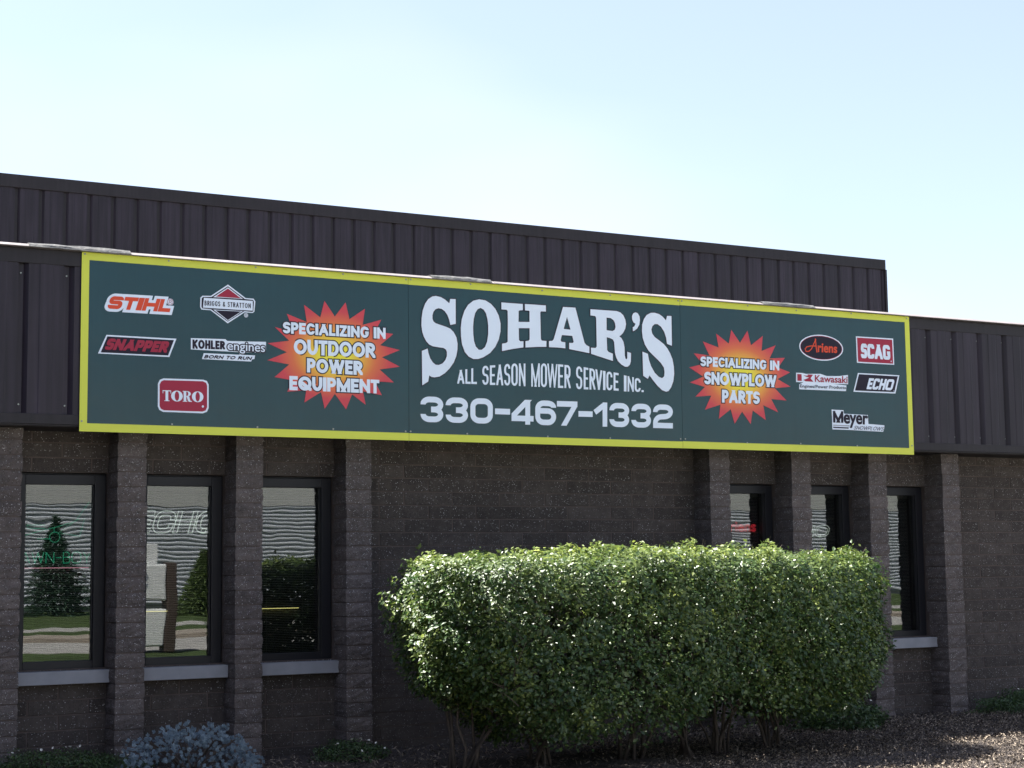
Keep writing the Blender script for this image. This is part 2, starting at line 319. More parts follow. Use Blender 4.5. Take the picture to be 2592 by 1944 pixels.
def lay(x0, x1, krange, off=0.0, keep=lambda x, k: True):
    for k in krange:
        zt, zb = jz(k)-JT/2, jz(k+1)+JT/2
        if k == -1: zt = Z0+.055
        st = off+(.20625 if k % 2 else 0)
        xs = [x0]; x = x0+((st-x0) % .4125)
        while x < x1-.02:
            if x > x0+.02: xs.append(x)
            x += .4125
        xs.append(x1)
        for i in range(len(xs)-1):
            a, b = xs[i]+(JT/2 if i else .001), xs[i+1]-(JT/2 if i < len(xs)-2 else .001)
            if b-a < .012: continue
            if keep((a+b)/2, k): inst(wall_piece(a, b, zb, zt, random.randrange(99)), 'wall_block', wall, (a, YW+random.uniform(-.0012, .0005), zb))
            else:
                extra.box((a, YW+random.uniform(-.002, .001), zb), (b, YW+.05, zt), GROUND)
R_ = range
for i, (a_, b_) in enumerate(bays):
    off = 0.0
    vis = i > 0
    lay(a_, b_, R_(-1, 2), (a_+b_)/2+(.0 if i % 2 else 0), lambda x, k: vis)
    lay(a_, b_, R_(15, 22), (a_+b_)/2, lambda x, k: vis and i not in (4, 5) and k < 22)
MIDL, MIDR = 2.023+PW, 5.277
lay(MIDL, MIDR, R_(-1, 22), 3.217, lambda x, k: k < 9 or (k > 8 and x < 2.3))
lay(8.0135, 22, R_(-1, 22), 8.25, lambda x, k: x < 9.7 and (k < 20))
lay(-5.55, -1.375, R_(-1, 22), .1, lambda x, k: False)
extra.obj('wall_blocks', wall, kind='stuff')
# --- piers
SV = [split_block(PW, CH-JT, YW-YP+.03, s) for s in range(14)]
for pi_, x0 in enumerate(lefts):
    core = MB().box((x0+.004, YP+.0035, -.1), (x0+PW-.007, YW+.19, Z0+.06), MORTAR)
    if pi_ == 0: pass
    pier = core.obj('pier', bld)
    last = -1
    for k in range(-1, 22):
        zt, zb = jz(k)-JT/2, jz(k+1)+JT/2
        s_ = random.choice([q for q in range(14) if q != last]); last = s_
        o = inst(SV[s_], 'split_block', pier, (x0+random.uniform(-.0035, .0035), YP+random.uniform(-.003, .003), zb))
        if k == -1: o.scale.z = (Z0+.05-zb)/(CH-JT)
# --- windows
def window(x0, x1):
    m = MB(); g = .013; fw_ = .075; yf = .462; yb = .545
    a, b = x0+g, x1-g; t_, bt = WT-.012, WBt-.006
    # outer frame members (stepped)
    for (p, q) in (((a, yf, bt), (a+fw_, yb, t_)), ((b-fw_, yf, bt), (b, yb, t_)), ((a+fw_, yf, t_-.068), (b-fw_, yb, t_)), ((a+fw_, yf, bt), (b-fw_, yb, bt+.058))): m.box(p, q, FRAME)
    i_ = .016   # glazing bead, set back
    m.box((a+fw_, yf+.02, bt+.058), (a+fw_+.008, yb, t_-.068), FRAME); m.box((b-fw_-.008, yf+.02, bt+.058), (b-fw_, yb, t_-.068), FRAME)
    # sub-frame and caulk at the opening's edge
    m.box((x0+.001, yf+.02, bt), (a-.001, yb+.03, WT-.001), FRAME); m.box((b+.001, yf+.02, bt), (x1-.001, yb+.03, WT-.001), FRAME)
    m.box((a, yf+.012, t_+.001), (b, yb+.03, WT-.001), FRAME)
    w_ = m.obj('window', bld, bevel=.003)
    g_ = MB().box((a+fw_-.004, .500, bt+.054), (b-fw_+.004, .506, t_-.064), GLASS); g_.obj('glass_pane', w_)
    s_ = MB().box((x0+.002, .335, WBt-.098), (x1-.002, .52, WBt-.010), SILLM); s_.obj('sill', w_, bevel=.004)
    return a+fw_, b-fw_, bt+.058, t_-.068
wins = [window(*b_) for b_ in bays]
# --- fascia
fas = MB()
fas.box((-9, .054, Z0+.042), (22, .30, Z0+1.215), TRIM)                 # backing
fas.box((-9, .020, Z0+.034), (22, .044, Z0+.042), TRIM)
fas.box((-9, .301, Z0+.062), (22, .70, Z0+1.19), TRIM)
fascia = fas.obj('fascia', bld)
MB().box((-9, .012, Z0+1.118), (22, .044, Z0+1.218), TRIM).obj('fascia_trim', fascia, bevel=.003)
MB().box((-9, .012, Z0+.043), (22, .044, Z0+.112), TRIM).obj('fascia_trim', fascia, bevel=.003)
MB().box((-9, .06, Z0+.030), (22, .45, Z0+.041), TRIM).obj('soffit', fascia)
prof = [(0, 0), (.068, 0), (.076, -.004), (.158, -.004), (.166, 0), (.235, 0), (.2395, .033), (.276, .033), (.3048, 0)]
def ribbed(h, y0):
    m = MB()
    for k in range(len(prof)-1):
        (a, ya), (b, yb) = prof[k], prof[k+1]
        m.face([(a, y0+ya, 0), (b, y0+yb, 0), (b, y0+yb, h), (a, y0+ya, h)], STEEL)
    return m.mesh('steel_panel')
low = ribbed(1.006, .018); RP = .3048
scr_m = MB().tube([(0, -.004, 0), (0, .001, 0)], .006, SCREW, 6).mesh('screw')
for k in list(range(-26, 2))+list(range(23, 70)):
    x = -.0893+RP*k-.257
    if x < -8.9 or x > 21.6: continue
    o = inst(low, 'steel_panel', fascia, (x, 0, Z0+.112))
    if -3 < k < 2 or 22 < k < 32:
        for zz in (.06, .94): inst(scr_m, 'screw', o, (.257, .045, zz))
# --- upper wall, ten metres back
UZ0, UZ1, UY = Z0+1.1, Z0+4.04, 10.0
ub = MB().box((-9, UY+.045, UZ0), (15.86, UY+12, UZ1-.02), TRIM)
uw = ub.obj('upper_wall', bld)
MB().box((-9, UY-.01, UZ1-.165), (15.872, UY+.044, UZ1), TRIM).obj('roof_trim', uw, bevel=.004)
MB().box((15.845, UY-.02, UZ0), (15.885, UY+.044, UZ1-.166), TRIM).obj('corner_trim', uw)
hi = ribbed(UZ1-.166-UZ0, .016)
x = 15.845-RP
while x > -8.9:
    inst(hi, 'steel_panel', uw, (x, UY, UZ0)); x -= RP
# --- unseen wing, added on the left to cut light on left-facing pier sides
wg = MB().box((-12, -9.5, -.1), (-5.6, .42, Z0-.02), SPLIT).obj('added_side_wing', bld)
MB().box((-12.02, -9.52, Z0-.02), (-5.57, .28, Z0+1.19), TRIM).obj('fascia', wg)  # top band of the added wing
# --- roof deck, coping, shell
MB().box((-9, .32, Z0+1.195), (22, UY+.03, Z0+1.210), ROOFM).obj('roof', bld)
sh = MB().box((-9, 4.0, -.1), (22, 4.1, Z0+1.19), BACK).box((-9.0, .63, -.1), (-8.9, 4.0, Z0+1.19), BACK).box((21.9, .63, -.1), (22, 4.0, Z0+1.19), BACK).box((-8.9, .63, -.08), (21.9, 3.99, .02), BACK)
sh.obj('inner_walls', bld)
cps = []
x = -9.0
while x < 22:
    ln = 3.04; j = random.uniform(-.0025, .0025)
    pr = [(.34, Z0+1.2115), (.34, Z0+1.243), (.004, Z0+1.243+j), (-.030, Z0+1.2235+j), (-.030, Z0+1.2195+j), (.000, Z0+1.2195+j)]
    MB().prism([(y, z) for y, z in pr], x, min(22, x+ln-.006), COPE).obj('coping', bld); x += ln
def patch(x0, x1, seed):
    r = random.Random(seed); n = 9; v = []; f = []
    for i in range(n):
        xx = x0+(x1-x0)*i/(n-1); e = math.sin(math.pi*i/(n-1))**.6
        for (y, z) in ((.10, 1.246), (.0, 1.2455+.008*e*r.random()+.001), (-.022, 1.232+.008*e*r.random()), (-.033, 1.2195-.004*e*r.random())): v.append((xx, y, Z0+z+.002))
    for i in range(n-1):
        for j in range(3): a = i*4+j; f.append((a, a+4, a+5, a+1))
    me = bpy.data.meshes.new('coping_patch'); me.from_pydata(v, [], f); me.materials.append(SEALM)
    o = bpy.data.objects.new('coping_patch', me); s = o.modifiers.new('t', 'SOLIDIFY'); s.thickness = .003; s.offset = -1; link(o, bld)
patch(-.36, .33, 1); patch(2.62, 3.13, 2); patch(5.70, 6.25, 3)

# ================================================================ SIGN
# flat artwork of the sign, millimetres from its lower left corner
ART=[
('name',0,'P','white',3,[(2778,1045),(2786,1079),(2832,1081),(2831,892),(2785,881),(2777,916),(2762,954),(2740,982),(2715,998),(2687,1002),(2662,993),(2645,973),(2636,946),(2636,919),(2644,899),(2662,887),(2704,876),(2749,865),(2784,853),(2813,828),(2836,788),(2845,743),(2843,698),(2834,648),(2811,597),(2776,551),(2736,513),(2691,486),(2651,478),(2626,480),(2606,491),(2597,444),(2547,414),(2546,672),(2594,692),(2600,659),(2615,619),(2637,589),(2659,574),(2686,573),(2716,586),(2741,612),(2754,644),(2754,676),(2745,693),(2727,703),(2687,706),(2638,711),(2608,722),(2584,745),(2564,778),(2550,817),(2544,862),(2546,920),(2556,979),(2576,1030),(2601,1065),(2636,1088),(2666,1094),(2706,1088),(2740,1073)],[]),
('name',0,'R','black',1,[(2778,1045),(2786,1079),(2832,1081),(2831,892),(2785,881),(2777,916),(2762,954),(2740,982),(2715,998),(2687,1002),(2662,993),(2645,973),(2636,946),(2636,919),(2644,899),(2662,887),(2704,876),(2749,865),(2784,853),(2813,828),(2836,788),(2845,743),(2843,698),(2834,648),(2811,597),(2776,551),(2736,513),(2691,486),(2651,478),(2626,480),(2606,491),(2597,444),(2547,414),(2546,672),(2594,692),(2600,659),(2615,619),(2637,589),(2659,574),(2686,573),(2716,586),(2741,612),(2754,644),(2754,676),(2745,693),(2727,703),(2687,706),(2638,711),(2608,722),(2584,745),(2564,778),(2550,817),(2544,862),(2546,920),(2556,979),(2576,1030),(2601,1065),(2636,1088),(2666,1094),(2706,1088),(2740,1073)],14),
('name',0,'P','white',3,[(3031,1092),(3085,1088),(3134,1064),(3172,1027),(3200,978),(3215,919),(3214,855),(3197,790),(3166,733),(3122,685),(3065,650),(3019,634),(2978,632),(2938,649),(2905,683),(2883,736),(2874,799),(2873,863),(2882,931),(2906,997),(2937,1044),(2983,1079)],[[(3044,1027),(3069,1016),(3089,990),(3102,945),(3108,895),(3107,830),(3097,771),(3078,728),(3050,706),(3025,705),(2999,729),(2985,769),(2979,823),(2978,878),(2984,938),(2997,984),(3018,1015)]]),
('name',0,'R','black',1,[(3031,1092),(3085,1088),(3134,1064),(3172,1027),(3200,978),(3215,919),(3214,855),(3197,790),(3166,733),(3122,685),(3065,650),(3019,634),(2978,632),(2938,649),(2905,683),(2883,736),(2874,799),(2873,863),(2882,931),(2906,997),(2937,1044),(2983,1079)],14),
('name',0,'R','black',1,[(3044,1027),(3069,1016),(3089,990),(3102,945),(3108,895),(3107,830),(3097,771),(3078,728),(3050,706),(3025,705),(2999,729),(2985,769),(2979,823),(2978,878),(2984,938),(2997,984),(3018,1015)],14),
('name',0,'P','white',3,[(3225,1081),(3413,1081),(3412,1032),(3382,1029),(3375,1022),(3373,939),(3470,944),(3471,1028),(3464,1032),(3431,1032),(3431,1082),(3617,1083),(3617,1034),(3574,1033),(3567,1024),(3569,816),(3577,805),(3618,804),(3617,758),(3530,753),(3431,743),(3432,793),(3460,798),(3469,809),(3470,896),(3374,890),(3375,799),(3385,789),(3414,791),(3413,743),(3322,727),(3225,705),(3226,762),(3262,770),(3275,780),(3279,933),(3278,1018),(3269,1027),(3225,1027)],[]),
('name',0,'R','black',1,[(3225,1081),(3413,1081),(3412,1032),(3382,1029),(3375,1022),(3373,939),(3470,944),(3471,1028),(3464,1032),(3431,1032),(3431,1082),(3617,1083),(3617,1034),(3574,1033),(3567,1024),(3569,816),(3577,805),(3618,804),(3617,758),(3530,753),(3431,743),(3432,793),(3460,798),(3469,809),(3470,896),(3374,890),(3375,799),(3385,789),(3414,791),(3413,743),(3322,727),(3225,705),(3226,762),(3262,770),(3275,780),(3279,933),(3278,1018),(3269,1027),(3225,1027)],14),
('name',0,'P','white',3,[(3772,1081),(3885,1082),(3964,807),(3980,791),(4007,780),(4006,728),(3916,740),(3822,751),(3823,801),(3856,801),(3864,810),(3852,857),(3758,858),(3746,816),(3754,805),(3788,803),(3788,755),(3714,758),(3640,757),(3641,805),(3671,808),(3684,822)],[[(3807,1005),(3837,905),(3775,907)]]),
('name',0,'R','black',1,[(3772,1081),(3885,1082),(3964,807),(3980,791),(4007,780),(4006,728),(3916,740),(3822,751),(3823,801),(3856,801),(3864,810),(3852,857),(3758,858),(3746,816),(3754,805),(3788,803),(3788,755),(3714,758),(3640,757),(3641,805),(3671,808),(3684,822)],14),
('name',0,'R','black',1,[(3807,1005),(3837,905),(3775,907)],14),
('name',0,'P','white',3,[(4023,1079),(4267,1079),(4302,1070),(4329,1049),(4347,1015),(4353,979),(4345,942),(4325,908),(4303,887),(4287,878),(4308,864),(4326,835),(4335,794),(4336,726),(4342,701),(4352,696),(4359,708),(4360,758),(4395,749),(4392,682),(4382,654),(4362,638),(4338,636),(4304,651),(4272,677),(4254,708),(4244,744),(4241,794),(4238,830),(4225,850),(4201,858),(4170,864),(4171,763),(4183,748),(4224,735),(4223,677),(4022,724),(4022,773),(4064,772),(4075,785),(4075,931),(4074,1015),(4064,1027),(4022,1029)],[[(4171,1021),(4210,1019),(4236,1004),(4249,982),(4254,950),(4245,927),(4224,916),(4170,920)]]),
('name',0,'R','black',1,[(4023,1079),(4267,1079),(4302,1070),(4329,1049),(4347,1015),(4353,979),(4345,942),(4325,908),(4303,887),(4287,878),(4308,864),(4326,835),(4335,794),(4336,726),(4342,701),(4352,696),(4359,708),(4360,758),(4395,749),(4392,682),(4382,654),(4362,638),(4338,636),(4304,651),(4272,677),(4254,708),(4244,744),(4241,794),(4238,830),(4225,850),(4201,858),(4170,864),(4171,763),(4183,748),(4224,735),(4223,677),(4022,724),(4022,773),(4064,772),(4075,785),(4075,931),(4074,1015),(4064,1027),(4022,1029)],14),
('name',0,'R','black',1,[(4171,1021),(4210,1019),(4236,1004),(4249,982),(4254,950),(4245,927),(4224,916),(4170,920)],14),
('name',0,'P','white',3,[(4446,1080),(4467,1074),(4483,1049),(4486,1019),(4479,982),(4459,951),(4434,932),(4417,925),(4416,957),(4431,965),(4443,987),(4425,997),(4412,1019),(4411,1047),(4424,1071)],[]),
('name',0,'R','black',1,[(4446,1080),(4467,1074),(4483,1049),(4486,1019),(4479,982),(4459,951),(4434,932),(4417,925),(4416,957),(4431,965),(4443,987),(4425,997),(4412,1019),(4411,1047),(4424,1071)],14),
('name',0,'P','white',3,[(4737,1032),(4748,1070),(4791,1071),(4789,827),(4742,841),(4735,890),(4716,940),(4687,978),(4654,997),(4627,996),(4604,977),(4594,951),(4600,919),(4624,890),(4668,865),(4711,837),(4743,806),(4770,766),(4791,720),(4803,660),(4805,600),(4795,539),(4774,492),(4748,459),(4723,452),(4685,463),(4642,496),(4599,540),(4567,578),(4550,548),(4506,571),(4504,766),(4555,751),(4565,700),(4585,650),(4617,601),(4655,570),(4687,560),(4707,575),(4712,610),(4706,647),(4679,682),(4642,713),(4599,746),(4561,778),(4529,823),(4509,877),(4503,932),(4506,983),(4524,1031),(4552,1065),(4591,1085),(4629,1088),(4673,1079),(4706,1060)],[]),
('name',0,'R','black',1,[(4737,1032),(4748,1070),(4791,1071),(4789,827),(4742,841),(4735,890),(4716,940),(4687,978),(4654,997),(4627,996),(4604,977),(4594,951),(4600,919),(4624,890),(4668,865),(4711,837),(4743,806),(4770,766),(4791,720),(4803,660),(4805,600),(4795,539),(4774,492),(4748,459),(4723,452),(4685,463),(4642,496),(4599,540),(4567,578),(4550,548),(4506,571),(4504,766),(4555,751),(4565,700),(4585,650),(4617,601),(4655,570),(4687,560),(4707,575),(4712,610),(4706,647),(4679,682),(4642,713),(4599,746),(4561,778),(4529,823),(4509,877),(4503,932),(4506,983),(4524,1031),(4552,1065),(4591,1085),(4629,1088),(4673,1079),(4706,1060)],14),
('phone',0,'T','white',2,'3',[(2533,332),(2721,333),(2720,142),(2532,141)],0.225,'e',None,0.12,None),
('phone',0,'T','white',2,'3',[(2741,333),(2929,335),(2927,144),(2740,143)],0.225,'e',None,0.12,None),
('phone',0,'T','white',2,'0',[(2949,335),(3142,336),(3139,145),(2947,144)],0.225,'e',None,0.12,None),
('phone',0,'T','white',2,'-',[(3161,336),(3291,337),(3288,146),(3158,146)],0.225,'e',None,0.12,None),
('phone',0,'T','white',2,'4',[(3304,337),(3497,339),(3494,148),(3301,147)],0.225,'e',None,0.12,None),
('phone',0,'T','white',2,'6',[(3512,339),(3697,340),(3694,149),(3509,148)],0.225,'e',None,0.12,None),
('phone',0,'T','white',2,'7',[(3705,340),(3890,342),(3886,151),(3702,149)],0.225,'e',None,0.12,None),
('phone',0,'T','white',2,'-',[(3900,342),(4029,343),(4026,152),(3896,151)],0.225,'e',None,0.12,None),
('phone',0,'T','white',2,'1',[(4038,343),(4164,344),(4160,153),(4034,152)],0.225,'e',None,0.12,None),
('phone',0,'T','white',2,'3',[(4184,344),(4369,345),(4364,154),(4180,153)],0.225,'e',None,0.12,None),
('phone',0,'T','white',2,'3',[(4390,345),(4576,347),(4571,156),(4385,154)],0.225,'e',None,0.12,None),
('phone',0,'T','white',2,'2',[(4595,347),(4786,348),(4781,157),(4591,156)],0.225,'e',None,0.12,None),
('subtitle',0,'T','white',2,'A',[(2841,539),(2901,549),(2900,440),(2840,439)],0.16,'c',None,0.12,None),
('subtitle',0,'T','white',2,'L',[(2909,550),(2954,558),(2953,441),(2908,441)],0.147,'c',None,0.12,None),
('subtitle',0,'T','white',2,'L',[(2960,559),(3008,570),(3006,442),(2958,442)],0.136,'c',None,0.12,None),
('subtitle',0,'T','white',2,'S',[(3054,583),(3108,588),(3106,441),(3052,439)],0.115,'c',None,0.12,None),
('subtitle',0,'T','white',2,'E',[(3119,589),(3165,594),(3164,442),(3117,441)],0.112,'c',None,0.12,None),
('subtitle',0,'T','white',2,'A',[(3175,596),(3235,604),(3233,442),(3173,442)],0.107,'c',None,0.12,None),
('subtitle',0,'T','white',2,'S',[(3243,605),(3296,612),(3294,443),(3241,442)],0.101,'c',None,0.12,None),
('subtitle',0,'T','white',2,'O',[(3305,614),(3362,616),(3359,443),(3303,443)],0.098,'c',None,0.12,None),
('subtitle',0,'T','white',2,'N',[(3372,617),(3429,619),(3427,443),(3369,443)],0.087,'c',None,0.12,None),
('subtitle',0,'T','white',2,'M',[(3480,621),(3557,626),(3554,443),(3478,443)],0.081,'c',None,0.12,None),
('subtitle',0,'T','white',2,'O',[(3565,627),(3621,628),(3618,443),(3562,443)],0.092,'c',None,0.12,None),
('subtitle',0,'T','white',2,'W',[(3624,628),(3715,627),(3712,443),(3620,443)],0.072,'c',None,0.12,None),
('subtitle',0,'T','white',2,'E',[(3720,627),(3767,626),(3764,443),(3716,443)],0.094,'c',None,0.12,None),
('subtitle',0,'T','white',2,'R',[(3778,625),(3834,624),(3831,444),(3774,444)],0.095,'c',None,0.12,None),
('subtitle',0,'T','white',2,'S',[(3883,621),(3940,617),(3936,440),(3879,439)],0.096,'c',None,0.12,None),
('subtitle',0,'T','white',2,'E',[(3952,616),(3995,611),(3992,441),(3949,440)],0.1,'c',None,0.12,None),
('subtitle',0,'T','white',2,'R',[(4005,610),(4060,604),(4057,442),(4002,441)],0.105,'c',None,0.12,None),
('subtitle',0,'T','white',2,'V',[(4060,604),(4123,596),(4120,442),(4057,442)],0.11,'c',None,0.12,None),
('subtitle',0,'T','white',2,'I',[(4130,595),(4153,593),(4150,442),(4127,442)],0.14,'c',None,0.12,None),
('subtitle',0,'T','white',2,'C',[(4162,593),(4217,588),(4214,442),(4158,442)],0.118,'c',None,0.12,None),
('subtitle',0,'T','white',2,'E',[(4228,587),(4275,582),(4272,442),(4225,442)],0.123,'c',None,0.12,None),
('subtitle',0,'T','white',2,'I',[(4324,568),(4349,564),(4346,439),(4321,439)],0.168,'c',None,0.12,None),
('subtitle',0,'T','white',2,'N',[(4359,563),(4418,555),(4415,439),(4356,439)],0.131,'c',None,0.12,None),
('subtitle',0,'T','white',2,'C',[(4426,554),(4482,546),(4479,440),(4423,439)],0.159,'c',None,0.12,None),
('subtitle',0,'T','white',2,'.',[(4490,545),(4511,543),(4509,440),(4488,440)],0.173,'c',None,0.12,None),
('burst1',0,'P','burst',1,[(1766,998),(1847,888),(1932,997),(1962,875),(2086,960),(2067,839),(2217,887),(2167,797),(2313,786),(2207,697),(2365,669),(2221,608),(2365,545),(2202,517),(2317,426),(2162,428),(2220,327),(2068,351),(2089,253),(1982,325),(1934,214),(1847,323),(1767,212),(1739,332),(1611,252),(1626,341),(1481,325),(1522,408),(1384,425),(1495,521),(1330,543),(1477,608),(1333,665),(1494,692),(1384,785),(1529,754),(1477,885),(1629,835),(1608,959),(1734,875)],[]),
('burst1',1,'T','white',3,'SPECIALIZING IN',[(1446,826),(2251,828),(2251,745),(1446,743)],0.25,'',('black',8),0.05,None),
('burst1',1,'T','white',3,'OUTDOOR',[(1529,706),(2168,710),(2168,600),(1529,597)],0.235,'',('black',8),0.03,None),
('burst1',1,'T','white',3,'POWER',[(1630,573),(2066,572),(2066,469),(1630,470)],0.25,'',('black',8),0.05,None),
('burst1',1,'T','white',3,'EQUIPMENT',[(1496,439),(2199,440),(2199,339),(1496,337)],0.25,'',('black',8),0.04,None),
('burst2',0,'P','burst',1,[(5384,992),(5470,889),(5549,994),(5581,874),(5705,959),(5689,832),(5837,887),(5770,773),(5931,786),(5856,700),(5981,665),(5847,603),(5982,544),(5814,525),(5934,426),(5775,432),(5843,323),(5691,377),(5712,254),(5580,330),(5556,216),(5472,317),(5394,213),(5357,332),(5236,250),(5255,366),(5100,320),(5166,438),(5009,423),(5105,506),(4957,537),(5091,590),(4955,660),(5088,693),(5002,778),(5158,767),(5096,880),(5252,838),(5230,953),(5355,876)],[]),
('burst2',1,'T','white',3,'SPECIALIZING IN',[(5067,756),(5870,757),(5867,676),(5065,675)],0.25,'',('black',8),0.05,None),
('burst2',1,'T','white',3,'SNOWPLOW',[(5101,632),(5835,634),(5831,532),(5098,528)],0.25,'',('black',8),0.03,None),
('burst2',1,'T','white',3,'PARTS',[(5274,492),(5658,490),(5654,385),(5270,384)],0.25,'',('black',8),0.04,None),
('logo1',1,'T','orange',3,'STIHL',[(204,929),(637,932),(613,843),(173,841)],0.3,'q',('white',20),0.02,None),
('logo1',0,'C','white',2,(617,915),24),
('logo1',1,'T','red',3,'R',[(608,927),(629,927),(629,903),(608,903)],0.12,'',None,0.12,None),
('logo1',1,'O','red',3,(617,915),20,3),
('logo2',0,'P','white',1,[(1034,1066),(1165,979),(1224,978),(1238,960),(1231,885),(1218,875),(1159,876),(1034,790),(908,875),(842,876),(832,892),(833,959),(848,974),(909,977)],[]),
('logo2',0,'P','black',2,[(1034,1054),(1160,971),(1221,969),(1228,956),(1223,887),(1215,882),(1156,884),(1034,802),(911,882),(847,885),(841,895),(843,956),(854,966),(914,970)],[]),
('logo2',0,'P','white',3,[(1034,1046),(1145,971),(927,969)],[]),
('logo2',0,'P','red',4,[(1034,1038),(1130,974),(945,974)],[]),
('logo2',0,'P','white',3,[(1034,807),(1145,884),(927,881)],[]),
('logo2',0,'P','black',4,[(1034,813),(1132,880),(943,877)],[]),
('logo2',0,'P','white',4,[(858,960),(1218,961),(1218,891),(852,890)],[]),
('logo2',1,'T','black',6,'BRIGGS & STRATTON',[(863,941),(1203,942),(1203,907),(863,906)],0.15,'',None,0.22,None),
('logo2',0,'C','white',2,(1169,856),16),
('logo2',1,'O','black',3,(1169,856),12,2),
('logo2',1,'T','black',3,'R',[(1163,863),(1175,864),(1175,849),(1163,849)],0.14,'',None,0.12,None),
('logo3',0,'P','white',1,[(175,661),(664,661),(615,531),(119,531)],[]),
('logo3',0,'P','black',2,[(182,651),(646,650),(606,541),(137,539)],[]),
('logo3',1,'T','red',4,'SNAPPER',[(191,637),(620,638),(593,560),(159,559)],0.27,'q',None,0.03,None),
('logo4',0,'P','white',1,[(767,671),(1018,677),(1032,665),(1319,674),(1319,608),(1311,596),(1162,591),(1159,578),(1149,571),(1125,571),(1115,590),(768,592)],[]),
('logo4',0,'P','white',1,[(861,570),(1238,573),(1233,547),(1216,544),(1209,528),(848,528)],[]),
('logo4',1,'T','black',3,'KOHLER',[(778,662),(1015,663),(1015,604),(779,597)],0.24,'',None,0.06,None),
('logo4',1,'T','white',4,'engines',[(1033,659),(1311,661),(1311,579),(1033,583)],0.05,'f',('black',8),0.12,None),
('logo4',1,'T','black',3,'BORN TO RUN',[(873,559),(1218,562),(1207,538),(861,534)],0.27,'',None,0.08,None),
('logo5',0,'P','white',1,[(575,381),(859,384),(885,376),(898,351),(899,187),(887,161),(857,149),(574,150),(548,162),(537,187),(536,342),(549,370)],[]),
('logo5',0,'P','red',2,[(578,369),(856,373),(879,363),(887,344),(888,193),(877,170),(854,161),(580,161),(558,172),(549,190),(548,337),(558,359)],[]),
('logo5',1,'T','white',4,'TORO',[(569,299),(860,300),(860,226),(570,225)],0.1,'s',None,0.0,None),
('logo5',0,'C','white',3,(857,197),8),
('logo6',0,'P','white',1,[(6560,890),(6556,872),(6547,855),(6531,839),(6511,825),(6486,812),(6457,800),(6425,792),(6390,785),(6354,782),(6316,781),(6279,783),(6244,787),(6210,794),(6179,803),(6151,815),(6128,828),(6109,843),(6096,859),(6088,876),(6086,894),(6089,911),(6098,928),(6113,944),(6133,958),(6157,971),(6186,982),(6217,991),(6252,998),(6288,1002),(6325,1003),(6362,1001),(6399,997),(6433,990),(6465,981),(6493,969),(6517,956),(6536,941),(6549,925),(6558,907)],[]),
('logo6',0,'P','red',2,[(6548,890),(6545,874),(6536,858),(6521,844),(6502,830),(6478,818),(6451,808),(6420,800),(6387,794),(6352,791),(6317,790),(6282,791),(6247,796),(6215,802),(6186,811),(6159,821),(6137,834),(6119,847),(6106,862),(6099,878),(6097,894),(6100,909),(6109,925),(6123,939),(6142,953),(6165,965),(6192,975),(6222,983),(6255,989),(6290,993),(6325,994),(6360,992),(6395,989),(6427,982),(6458,974),(6484,963),(6507,951),(6525,937),(6538,922),(6546,906)],[]),
('logo6',0,'P','black',3,[(6543,890),(6540,875),(6531,860),(6517,846),(6498,833),(6475,821),(6448,812),(6418,804),(6386,798),(6352,795),(6317,794),(6283,796),(6249,800),(6218,806),(6189,814),(6163,824),(6141,836),(6124,849),(6111,863),(6104,878),(6102,893),(6105,909),(6113,923),(6127,937),(6145,950),(6168,962),(6195,971),(6224,979),(6256,985),(6290,988),(6325,989),(6359,988),(6393,984),(6425,978),(6454,970),(6481,960),(6503,948),(6521,935),(6534,920),(6541,905)],[]),
('logo6',1,'R','orange',5,[(6260,903),(6210,901),(6165,891),(6146,871),(6156,851),(6184,853),(6213,875),(6241,921),(6262,958)],-9),
('logo6',1,'R','orange',5,[(6259,961),(6263,909),(6271,853)],-11),
('logo6',1,'T','orange',4,'riens',[(6284,930),(6495,928),(6492,853),(6280,851)],0.17,'f',None,0.12,None),
('logo7',0,'P','white',1,[(6705,1011),(7123,1014),(7125,783),(6707,781)],[]),
('logo7',0,'P','red',2,[(6717,1001),(7111,1003),(7113,792),(6720,791)],[]),
('logo7',1,'T','white',4,'SCAG',[(6756,952),(7080,952),(7084,824),(6750,824)],0.24,'q',None,0.02,None),
('logo7',0,'C','white',3,(7091,812),6),
('logo8',0,'P','white',1,[(6044,665),(6113,666),(6149,660),(6305,667),(6370,651),(6508,657),(6603,671),(6602,590),(6440,586),(6583,579),(6575,530),(6072,526),(6073,568),(6118,586),(6041,587)],[]),
('logo8',0,'P','red',3,[(6055,655),(6101,655),(6101,598),(6055,598)],[]),
('logo8',0,'P','red',3,[(6164,657),(6224,656),(6196,625),(6224,596),(6141,596),(6119,608),(6155,619),(6179,630),(6148,635),(6120,649),(6148,644),(6170,648)],[]),
('logo8',1,'T','red',4,'Kawasaki',[(6242,655),(6597,659),(6594,598),(6240,595)],0.12,'f',None,0.12,None),
('logo8',1,'T','black',4,'Engines/Power Products',[(6081,568),(6574,574),(6573,538),(6080,533)],0.07,'f',None,0.12,None),
('logo9',0,'P','white',1,[(6714,693),(7179,693),(7127,531),(6657,528)],[]),
('logo9',0,'P','black',2,[(6724,683),(7161,683),(7115,543),(6674,539)],[]),
('logo9',1,'T','white',4,'ECHO',[(6836,653),(7126,654),(7087,556),(6801,556)],0.23,'q',None,0.04,None),
('logo9',0,'C','white',3,(7108,553),4),
('logo10',0,'P','white',1,[(6413,366),(6541,365),(6548,335),(6808,332),(6811,255),(6988,249),(6989,230),(6973,192),(6802,194),(6628,197),(6414,197)],[]),
('logo10',1,'T','black',4,'M',[(6425,355),(6538,355),(6534,256),(6424,255)],0.25,'',None,0.12,None),
('logo10',1,'T','black',4,'eyer',[(6540,331),(6808,328),(6803,213),(6536,215)],0.17,'f',None,0.12,None),
